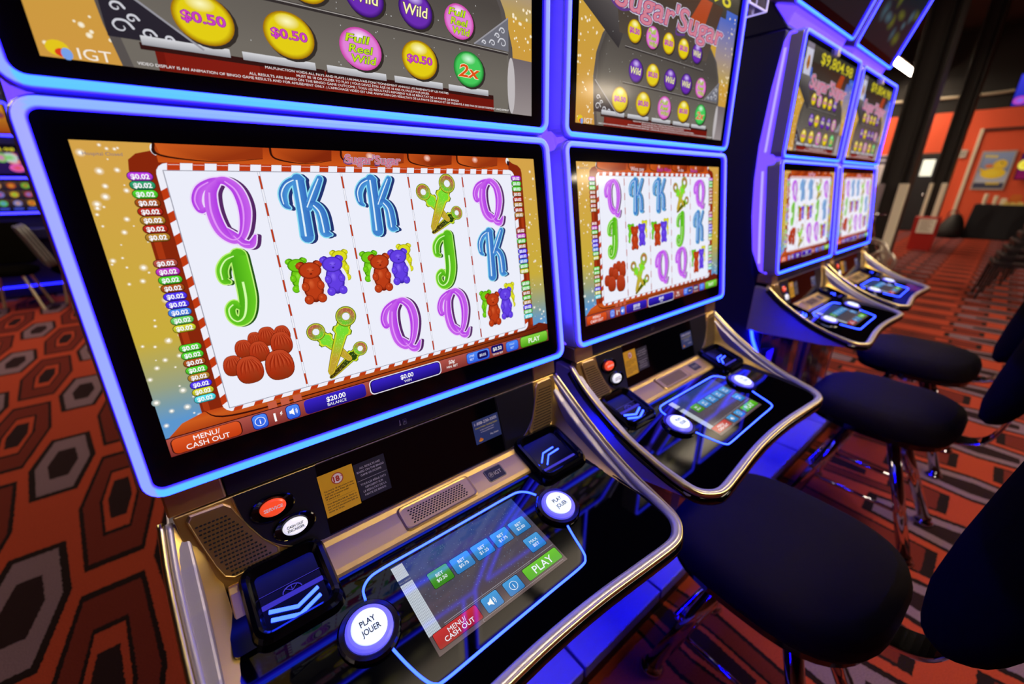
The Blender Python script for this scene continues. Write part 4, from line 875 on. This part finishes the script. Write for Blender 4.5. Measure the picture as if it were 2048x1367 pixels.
# ------------------------------------------------------------------ bar stools
def stool(label, x, y, rz):
    t = thing('casino_stool', label, 'stool', (x, y, 0), rz, 'padded stools at the slot machines')
    g = G(); n = 40
    def sup(a, rx, ry, e=3.0):
        c, s_ = cos(a), sin(a); return (rx * math.copysign(abs(c) ** (2 / e), c), ry * math.copysign(abs(s_) ** (2 / e), s_))
    rings = []
    for (k, z) in ((.80, .492), (.97, .497), (1.0, .515), (1.0, .540), (.96, .562), (.85, .577), (.6, .586), (.3, .589)):
        rings.append([(p[0], p[1], z) for p in (sup(2 * pi * i / n, .228 * k, .232 * k) for i in range(n))])
    g.loft(rings); g.make('seat', m_cloth, t, smooth=True)
    g = G(); g.loft([[(p[0], p[1], z) for p in (sup(2 * pi * i / n, .215 * k, .218 * k) for i in range(n))] for (k, z) in ((.9, .470), (1, .474), (1, .494))]); g.make('seat_pan', m_gloss, t, smooth=False)
    # backrest: padded disc, slightly curved and leaning back
    B = Fr((0, -.262, .60), (1, 0, 0), (0, -.16, 1)); rings = []
    for (k, h) in ((.82, -.028), (.97, -.018), (1.0, 0), (.97, .018), (.82, .030), (.5, .036), (.2, .038)):
        rings.append([B(p[0], .30 + p[1], -h + (p[0] / .24) ** 2 * .05) for p in (sup(2 * pi * i / n, .24 * k, .30 * k, 2.5) for i in range(n))])
    g = G(); g.loft(rings); g.make('backrest', m_clothback, t, smooth=True)
    g = G(); P = smooth_path([(0, -.16, .482), (0, -.235, .484), (0, -.29, .515), (0, -.318, .60), (0, -.335, .72)], 5)
    g.loft([[p + Vector((a, 0, 0)) + b * Vector((0, .35, 1)) for a, b in ((-.035, -.006), (.035, -.006), (.035, .006), (-.035, .006))] for p in P]); g.make('back_bracket', m_chrome, t, bevel=.004)
    g = G(); g.lathe([(.10, .455), (.10, .472), (.0, .472)], n=24); g.lathe([(.045, .40), (.045, .458)], n=20); g.make('swivel', m_chrome, t, smooth=False, bevel=.003)
    for sx in (-1, 1):
        for sy in (-1, 1):
            top, bot = Vector((sx * .055, sy * .06, .445)), Vector((sx * .165, .185 if sy > 0 else -.225, .02)); g = G()
            g.tube([top, bot], .021, 16); lg = g.make('leg', m_chrome, t, smooth=True)
            g = G(); g.lathe([(.0, 0), (.034, .0), (.036, .006), (.030, .014), (.022, .02), (.022, .03)], (bot.x, bot.y, 0), 18); g.make('foot', m_chrome, lg, smooth=True)
    for sx in (-1, 1):
        for z in (.17,):
            f = (.445 - z) / .425; xx = sx * (.055 + .11 * f); yy = .06 + .165 * f; g = G(); g.tube([(xx, -yy, z), (xx, yy - .04 * f, z)], .0075, 10); g.make('side_rail', m_chrome, t, smooth=True)
    f = (.445 - .2) / .425; g = G(); yy = .06 + .125 * f; xx = .055 + .11 * f
    g.tube([(-xx, yy, .2), (xx, yy, .2)], .0075, 10); g.tube([(-xx - .01, yy + .025, .22), (xx + .01, yy + .025, .22)], .011, 10)
    for sx in (-1, 1): g.tube([(sx * xx, yy, .2), (sx * (xx + .01), yy + .025, .22)], .008, 8)
    g.make('footrest', m_chrome, t, smooth=True); return t
stool('nearest black padded stool with chrome legs, in front of the second machine', 1.06, -.37, rad(-3))
stool('middle black padded stool, in front of the third machine', 2.16, -.355, rad(-2))
stool('farthest black padded stool, small behind the other two', 2.93, -.335, rad(0))
# ------------------------------------------------------------------ ceiling lamps: one seen strip, the others added unseen to light the room
m_tube = mat('added_lamp_diffuser', (255, 240, 215), .4, emit=(1.0, .82, .60), es=26 * LAMP)
m_hous = mat('lamp_housing', (60, 58, 55), .5)
m_tube2 = mat('bright_lamp_diffuser', (255, 240, 215), .4, emit=(1.0, .80, .58), es=48 * LAMP)
def ceiling_light(x, y, z, lx, ly, label, mt=None):
    t = thing('ceiling_light', label, 'ceiling light', (x, y, z), 0, 'warm ceiling lights')
    pb('housing', m_hous, t, [(-lx / 2, lx / 2, -ly / 2, ly / 2, .0, .06)]); pb('diffuser', mt or m_tube, t, [(-lx / 2 + .03, lx / 2 - .03, -ly / 2 + .03, ly / 2 - .03, -.02, .0)])
    g = G(); [g.tube([(sx * lx * .4, 0, .06), (sx * lx * .4, 0, 5.0 - z)], .006, 6) for sx in (-1, 1)]; g.make('hanging_rod', m_hous, t)
ceiling_light(15.6, 2.62, 4.0, 3.4, .24, 'long bright strip light at the upper right, above the far wall', m_tube2)
ROW = [(1.4, -1.85), (3.0, -1.85), (4.6, -2.2), (6.3, -2.0)]  # added lamps, placed for warm highlights on the metal cheeks
for k, (x, y) in enumerate(ROW): ceiling_light(x, y, 3.9, 1.5, .42, ('first', 'second', 'third', 'fourth')[k] + ' added warm light in the unseen row over the players, out of the picture')
for (x, y, where) in ((-2.8, 4.6, 'over the aisle at left'), (-1.2, 6.0, 'before the far left machine'), (6.5, 4.5, 'over the area behind the machines'), (1.6, 3.4, 'behind the nearest machines'), (9.6, -1.6, 'over the open carpet at right'), (10.0, -7.2, 'far right of the open carpet'), (15.2, 5.5, 'far left of the dark door'), (13.0, 5.2, 'far behind the farthest machine'), (11.5, 3.4, 'behind the nearer post')):  # added lamps out of view that brighten the walls and the room
    ceiling_light(x, y, 3.9, 1.5, .42, 'added unseen strip light ' + where + ', out of the picture', m_tube2 if 'far ' in where and y > 0 and 'before' not in where else None)

# ------------------------------------------------------------------ far side of the room, right
def art_panel(name, fr, A, parent, m=m_print, h=.001):
    return A.mesh(fr, h).make(name, m, parent, recalc=False)
FWF = lambda y, z: Fr((FW - .03, y, z), (0, -1, 0), (0, 0, 1))        # on the far wall, u to the right
# poster with a rubber duck
t = thing('duck_poster', 'framed poster of a yellow duck on the orange wall', 'poster', (FW - .02, .63, 1.64))
pb('frame', mat('silver_frame', (200, 190, 185), .4, metal=.5), t, [(-.015, .0, -.31, .31, .44, .475), (-.015, .0, -.31, .31, -.475, -.44), (-.015, 0, -.31, -.28, -.44, .44), (-.015, 0, .28, .31, -.44, .44)], .002)
A = Art(); A.rect(0, 0, 580, 900, (94, 108, 150), 0, top=(150, 176, 226)); A.rect(0, 150, 580, 420, (196, 206, 224), 1, top=(160, 180, 224)); A.rect(0, 0, 580, 150, (60, 66, 96), 1.2)
A.ell(300, 380, 230, 130, (246, 214, 40), 2, mid=(252, 232, 70)); A.poly([(60, 420), (20, 520), (140, 470)], (232, 196, 40), 2); A.ell(380, 590, 130, 120, (236, 204, 50), 3, mid=(248, 222, 70)); A.ell(190, 560, 80, 46, (222, 130, 60), 3.2, mid=(226, 120, 60)); A.ell(400, 630, 16, 18, (60, 50, 40), 4)
[A.rrect(50 + 62 * k, 770 - 6 * k, 100 + 62 * k, 838 - 6 * k, 20, (236, 220, 60), 3) for k in range(4)]; [A.rrect(240 + 62 * k, 100, 290 + 62 * k, 165, 20, (236, 208, 50), 3) for k in range(4)]
A.mesh(lambda u, v, h: Vector((-.006 - h * 4, .29 - u, -.45 + v))).make('print', m_print, t, recalc=False)
# grey information poster by the machines
t = thing('notice_board', 'pale grey notice board on the orange wall beside the last machine', 'notice', (FW - .02, 2.9, 1.66))
pb('board', mat('pale_board', (222, 218, 222), .5), t, [(-.02, 0, -.30, .30, -.45, .45)], .004)
A = Art(); A.rect(0, 620, 560, 860, (70, 66, 90), 1); A.rrect(60, 715, 500, 765, 20, (200, 200, 214), 2)
for j in range(9): A.rect(60, 80 + j * 55, 500 - (j % 3) * 60, 96 + j * 55, (130, 126, 134), 1)
A.mesh(lambda u, v, h: Vector((-.022 - h * 3, .28 - u, -.43 + v))).make('print', m_print, t, recalc=False)
# small pale control box
t = thing('wall_sign', 'small pale sign on the orange wall beside the farther post', 'sign', (FW - .02, 1.30, 2.07)); pb('plate', mat('pale_plate', (206, 200, 190), .5), t, [(-.03, 0, -.07, .07, -.10, .10)], .006); pb('print_line', m_hous, t, [(-.033, -.03, -.05, .05, .03, .05), (-.033, -.03, -.05, .05, -.03, -.01)], .001)
# monitors
def wall_tv(label, x, y, z, w, h, cs, rz=0):
    t = thing('wall_television', label, 'television', (x, y, z), rz); pb('case', m_gloss, t, [(-.05, 0, -w / 2, w / 2, -h / 2, h / 2)], .006)
    pb('bracket', m_hous, t, [(0, .10, -.06, .06, -.08, .08)])
    A = Art(); A.rect(0, 0, 1000, 560, cs[0], 0, top=cs[1]); rnd = random.Random(int(y * 100))
    for i in range(9): A.ell(rnd.uniform(80, 920), rnd.uniform(80, 480), rnd.uniform(60, 160), rnd.uniform(50, 130), cs[2 + i % (len(cs) - 2)], 1 + i * .3, mid=cs[2 + (i + 1) % (len(cs) - 2)])
    A.mesh(lambda u, v, hh: Vector((-.052 - hh, (w * .48) - u * w * .96, -h * .47 + v * h * .94 / .56))).make('picture', m_picture, t, recalc=False)
wall_tv('lit television at the right edge, beside the duck poster', FW - .12, -.26, 1.72, .95, .62, ((120, 20, 60), (60, 20, 90), (230, 200, 40), (190, 30, 60), (240, 230, 90)))
wall_tv('television with blue picture high up at the right edge', 13.0, -.02, 2.95, .9, .55, ((30, 40, 160), (60, 60, 220), (120, 100, 240), (190, 60, 170)))
# white conduit along the wall and its bundle
g = G(); g.tube(smooth_path([(FW - .08, 6.0, 3.62), (FW - .08, 3.0, 3.50), (FW - .08, 1.6, 3.47), (FW - .08, .9, 3.48), (FW - .08, .3, 3.56), (FW - .08, -.3, 3.66)]), .035, 8)
for k in range(5): g.tube(smooth_path([(FW - .08, .5, 3.52), (FW - .10 + .02 * k, .2, 3.54 + .03 * k), (FW - .12, -.1, 3.50 + .07 * k), (FW - .12, -.45 + .05 * k, 3.48 + .08 * k)]), .014, 6)
tag(g.make('cable_bundle', mat('pale_conduit', (170, 158, 136), .6), smooth=True), 'pale conduit and frayed cables running above the orange wall', 'cable')
# table with snacks
t = thing('buffet_table', 'long table under a black cloth by the far wall', 'table', (16.6, -.75, 0))
g = G(); rings = []
for (z, e) in ((.01, .03), (.4, .012), (.80, 0), (.83, -.004)):
    ring = []
    for k in range(60):
        f = k / 60 * 4; q = int(f); r_ = f - q; a, b = .38 + e, 1.40 + e; pt = ((-a + 2 * a * r_, -b), (a, -b + 2 * b * r_), (a - 2 * a * r_, b), (-a, b - 2 * b * r_))[q]
        w_ = (.02 if z < .5 else .004) * sin(k * 1.9); ring.append((pt[0] + (w_ if q in (1, 3) else 0), pt[1] + (w_ if q in (0, 2) else 0), z))
    rings.append(ring)
g.loft(rings); g.make('black_cloth', mat('black_table_cloth', (14, 14, 22), .9), t)
def item(name, label, cat, x, y, geo, m):
    g = G(); geo(g); o = g.make(name, m, bevel=0); o.location = (x, y, .83); return tag(o, label, cat)
m_cup = mat('white_paper', (232, 222, 196), .6)
cup = lambda n: (lambda g: g.lathe([(.035, 0)] + [(.040 + (.004 if k % 2 else 0), .11 + .012 * k) for k in range(n)] + [(.036, .11 + .012 * n)], n=14))
item('paper_cup_stack', 'tall stack of white paper cups at the left end of the table', 'cups', 16.50, .52, cup(12), m_cup)
item('paper_cup_stack', 'shorter stack of white cups, second from the left on the table', 'cups', 16.52, .34, cup(8), m_cup)
item('napkin_box', 'white box between the cups and the snack packets', 'box', 16.5, .20, lambda g: (g.box(-.05, .05, -.05, .05, 0, .12), g.box(-.05, .05, -.05, .05, .12, .15)), m_cup)
item('snack_box', 'orange snack box standing up among the white cups', 'box', 16.57, .01, lambda g: (g.box(-.05, .05, -.10, .10, 0, .20), g.box(-.03, .03, -.08, .08, .20, .24)), mat('orange_card', (214, 110, 30), .6))
item('snack_tray', 'low pale tray of packets in front of the orange box', 'tray', 16.36, .0, lambda g: (g.box(-.08, .08, -.18, .18, 0, .02), g.box(-.05, .05, -.15, -.05, .02, .07), g.box(-.05, .05, -.02, .07, .02, .06), g.box(-.05, .05, .10, .16, .02, .08)), mat('pale_yellow_card', (226, 204, 120), .6))
item('sugar_jar', 'round white jar at the right of the snacks', 'jar', 16.5, -.30, lambda g: g.lathe([(.05, 0), (.06, .03), (.06, .13), (.04, .16), (.045, .17), (.04, .19), (0, .19)], n=18), m_cup)
# bag on the floor
t = thing('black_bag', 'slumped black bag on the floor left of the table', 'bag', (16.1, .98, 0)); g = G(); rings = []
for (z, r_) in ((0, .9), (.06, 1.05), (.2, 1.0), (.38, .8), (.5, .55), (.58, .3)): rings.append([(.22 * r_ * cos(a) + .02 * sin(3 * a), .26 * r_ * sin(a) + .03 * cos(2 * a) - z * .1, z + .02 * sin(2 * a) * (z > .05)) for a in [2 * pi * k / 24 for k in range(24)]])
g.loft(rings); g.make('bag_body', mat('black_bag_cloth', (16, 14, 16), .6, bump=.4, bscale=20), t, smooth=True)
g = G(); g.tube(smooth_path([(0, .08, .50), (0, .05, .64), (0, -.08, .66), (0, -.14, .50)]), .012, 8); g.make('handle', m_hous, t, smooth=True)
# red box with a notice
t = thing('ballot_box', 'red floor box with a white notice sheet, between the posts and the wall', 'box', (12.65, .98, 0), rad(4))
m_rb = mat('red_card', (176, 22, 8), .5)
g = G(); g.loft([[(a * s_, b * s_, z) for a, b in ((-.14, -.20), (.14, -.20), (.14, .20), (-.14, .20))] for z, s_ in ((0, .92), (.60, 1.0), (.68, 1.0))]); g.make('box_body', m_rb, t, bevel=.006)
pb('notice_sheet', mat('white_sheet', (250, 246, 230), .6), t, [(-.155, -.143, -.145, .125, .36, .645)], .002)
A = Art(); [A.rect(20, 30 + 22 * j, 220 - (j % 4) * 20, 38 + 22 * j, (170, 150, 130), 1) for j in range(11)]; A.mesh(lambda u, v, h: Vector((-.157 - h * 2, .115 - u, .365 + v))).make('notice_print', m_print, t, recalc=False)
# hand cart with spoked wheels
t = thing('hand_cart', 'chrome hand cart with large spoked wheels by the nearer post', 'cart', (8.7, 1.0, 0), rad(80))
def wheel(y, r_, z, x=0):
    g = G(); g.tube([(x + r_ * cos(a), y, z + r_ * sin(a)) for a in [2 * pi * k / 36 for k in range(36)]], .026, 8, closed=True); g.tube([(x + (r_ - .05) * cos(a), y - .02, z + (r_ - .05) * sin(a)) for a in [2 * pi * k / 36 for k in range(36)]], .009, 6, closed=True)
    for k in range(5): a = 2 * pi * k / 5; g.tube([(x, y, z), (x + r_ * cos(a), y, z + r_ * sin(a))], .010, 5)
    g.tube([(x, y - .04, z), (x, y + .04, z)], .035, 12); g.make('wheel', mat('pale_chrome', (210, 200, 186), .3, metal=.8), t, smooth=True)
wheel(.16, .26, .282); wheel(-.12, .16, .182, -.1)
g = G(); g.tube(smooth_path([(.0, .16, .28), (.1, .1, .5), (.1, .1, .86), (-.05, .1, .92)]), .014, 8); g.tube([(0, .16, .28), (-.1, -.12, .18)], .012, 8); g.tube(smooth_path([(-.1, -.12, .18), (.05, -.06, .5), (.1, .1, .86)]), .014, 8); g.make('frame', m_chrome, t, smooth=True)
# stacked red chairs at the right edge
m_redpad = mat('red_chair_pad', (190, 60, 36), .7, bump=.3, bscale=400); m_legb = mat('black_chair_frame', (16, 14, 16), .4)
def make_red_chair(label):
    t = thing('banquet_chair', label, 'chair', (0, 0, 0), 0, 'red banquet chairs stacked at the right')
    g = G(); g.box(-.21, .21, -.21, .21, .43, .48); g.make('seat', mat('dark_seat_pad', (40, 20, 20), .7), t, bevel=.018)
    B = Fr((0, -.215, .50), (1, 0, 0), (0, -.18, 1)); g = G(); g.loft([[B(a, b, h) for a, b in rr_loop(-.20, .20, .02, .44, .08, 5)] for h in (.022, -.022)]); g.make('backrest', m_redpad, t, bevel=.01)
    for sx in (-1, 1):
        g = G(); g.tube([(sx * .20, .19, .43), (sx * .21, .24, 0)], .011, 8); g.make('leg', m_legb, t)
        g = G(); g.tube(smooth_path([(sx * .21, -.22, 0), (sx * .21, -.19, .44), (sx * .215, -.24, .62), (sx * .215, -.30, .94)]), .011, 8); g.make('leg', m_legb, t)
    g = G(); g.box(-.2, .2, -.2, .2, .415, .43); g.make('seat_frame', m_legb, t); return t
ch0 = make_red_chair(''); first = True
nth = ('lowest', 'second lowest', 'third lowest', 'fourth lowest', 'fifth lowest', 'topmost')
for (sx, sy, rz, nm, n_) in ((8.0, -.49, 8, 'nearer', 6), (9.3, -.64, 4, 'farther', 6)):
    for k in range(n_):
        c = ch0 if first else copy_tree(ch0); first = False
        a = rad(rz); c.location = (sx + k * .035 * sin(a), sy - k * .035 * cos(a), k * .085); c.rotation_euler = (0, 0, a)
        c['label'] = f'{nth[k] if k < n_ - 1 else "topmost"} red chair of the {nm} stack at the right'

# ------------------------------------------------------------------ left: machine and chair across the aisle
t = thing('video_machine', 'partly hidden gaming machine with three screens across the aisle at left', 'slot machine', (-1.31, 7.4, 0))
pb('cabinet', m_body, t, [(-.34, .34, .03, .6, .02, 2.5), (-.36, .36, -.22, .1, .74, .86), (-.34, .34, .0, .05, 1.0, 2.34)], .01)
def lcd(z0, z1, art, neon=True):
    f = Fr((0, -.005, z0), (1, 0, 0), (0, .03, 1)); g = G(); g.loft([[f(a, b, h) for a, b in rr_loop(-.33, .33, 0, z1 - z0, .02, 4)] for h in (-.02, .008)]); s_ = g.make('screen', m_bezel, t)
    art.mesh(lambda u, v, h: f(-.30 + u, .02 + v * (z1 - z0 - .04) / .3362, .0085 + h)).make('picture', m_picture, s_, recalc=False)
    if neon:
        g = G(); L = rr_loop(-.335, .335, -.005, z1 - z0 + .005, .03, 5); k0 = 0; g.tube([f(a, b, .012) for a, b in L], .009, 6, closed=True); g.c = [(.25, .2, NEON * .8, 1)] * len(g.v); g.make('neon_tube', m_led, s_, recalc=False)
def misc_art(seed, cols, grid=False, digits=False):
    A = Art(); rnd = random.Random(seed); A.rect(0, 0, 600, 336, cols[0], 0, top=cols[1])
    if grid:
        for i in range(5):
            for j in range(3):
                x, y = 20 + i * 118, 40 + j * 96; A.rect(x, y, x + 104, y + 86, (30, 26, 40), 1, top=(90, 60, 40)); A.ell(x + 52, y + 44, 36, 30, cols[2 + (i + j) % (len(cols) - 2)], 2, mid=cols[2 + (i + 2 * j + 1) % (len(cols) - 2)])
        for i in range(5): A.rect(30 + i * 116, 8, 110 + i * 116, 32, (30, 40, 150), 1, top=(70, 90, 220))
    else:
        for i in range(14): A.ell(rnd.uniform(40, 560), rnd.uniform(40, 240), rnd.uniform(30, 80), rnd.uniform(24, 60), cols[2 + i % (len(cols) - 2)], 1 + .2 * i, mid=cols[2 + (i + 1) % (len(cols) - 2)])
    if digits: A.rect(0, 270, 600, 336, (20, 14, 30), 5); A.text('$4,704.98', 400, 300, 38, (220, 206, 40), 6, w=330, bold=.02)
    return A
lcd(1.90, 2.24, misc_art(1, ((150, 60, 20), (200, 140, 40), (226, 180, 50), (150, 30, 20), (90, 90, 120))))
lcd(1.46, 1.80, misc_art(2, ((30, 20, 80), (60, 20, 80), (220, 80, 60), (200, 200, 210), (100, 200, 60), (220, 90, 190)), digits=True), False)
lcd(1.04, 1.43, misc_art(3, ((16, 16, 34), (30, 26, 50), (210, 150, 40), (180, 50, 40), (80, 190, 60), (90, 120, 210)), grid=True))
g = G(); k0 = 0; g.tube([(-.5, -.03, .16), (.5, -.03, .16)], .012, 6); g.c = [(.05, .05, NEON * .4, 1)] * len(g.v); g.make('base_light', m_led, t, recalc=False)
m_gb = mat('grey_chair_back', (120, 116, 116), .6); m_pl = mat('pale_chair_leg', (214, 200, 166), .35, metal=.5)
def side_chair(label, x, y, rz, bm):
    t = thing('side_chair', label, 'chair', (x, y, 0), rad(rz))
    g = G(); g.loft([[(.24 * k * math.copysign(abs(cos(a)) ** .7, cos(a)), .22 * k * math.copysign(abs(sin(a)) ** .7, sin(a)), z) for a in [2 * pi * i / 28 for i in range(28)]] for k, z in ((.9, .40), (1, .42), (1, .46), (.8, .49))]); g.make('seat', m_clothback, t, smooth=True)
    B = Fr((0, -.22, .46), (1, 0, 0), (0, -.30, 1))
    for k in range(3):
        g = G(); g.loft([[B(a, b, h - k * .03) for a, b in rr_loop(-.22, .22, .03, .50, .10, 6)] for h in (0, .02)]); g.make('back_shell', bm, t, bevel=.005)
    for sx in (-1, 1):
        for sy in (-1, 1): g = G(); g.tube([(sx * .12, sy * .12, .41), (sx * .20, sy * .18, .0)], .014, 8); g.make('leg', m_pl, t)
side_chair('grey backed chair half hidden behind the nearest machine, across the aisle', -.78, 6.60, -75, m_gb)
side_chair('dark chair with pale splayed legs before the far left machine', -1.36, 6.74, 176, m_clothback)
# clear lit box hanging between the second and third machine
t = thing('light_box', 'small clear lit box hanging beside the second machine, top of picture', 'light box', (1.50, .16, 1.835))
g = G(); g.box(-.055, .055, -.045, .045, 0, .20); g.make('glass_case', mat('clear_acrylic', (235, 230, 250), .05, trans=.9), t, bevel=.003)
g = G(); [g.tube([(a, b, 0), (a, b, .20)], .0028, 6) for a in (-.055, .055) for b in (-.045, .045)]
g.tube([(-.055, -.045, 0), (.055, -.045, 0), (.055, .045, 0), (-.055, .045, 0)], .0028, 6, closed=True); g.make('bright_edge', mat('bright_acrylic_edge', (230, 225, 250), .2, emit=(.5, .45, .8), es=.9), t)
g = G(); g.tube([(0, 0, .2), (0, 0, .5), (.10, .25, .5)], .006, 6); g.make('hanger', m_hous, t)
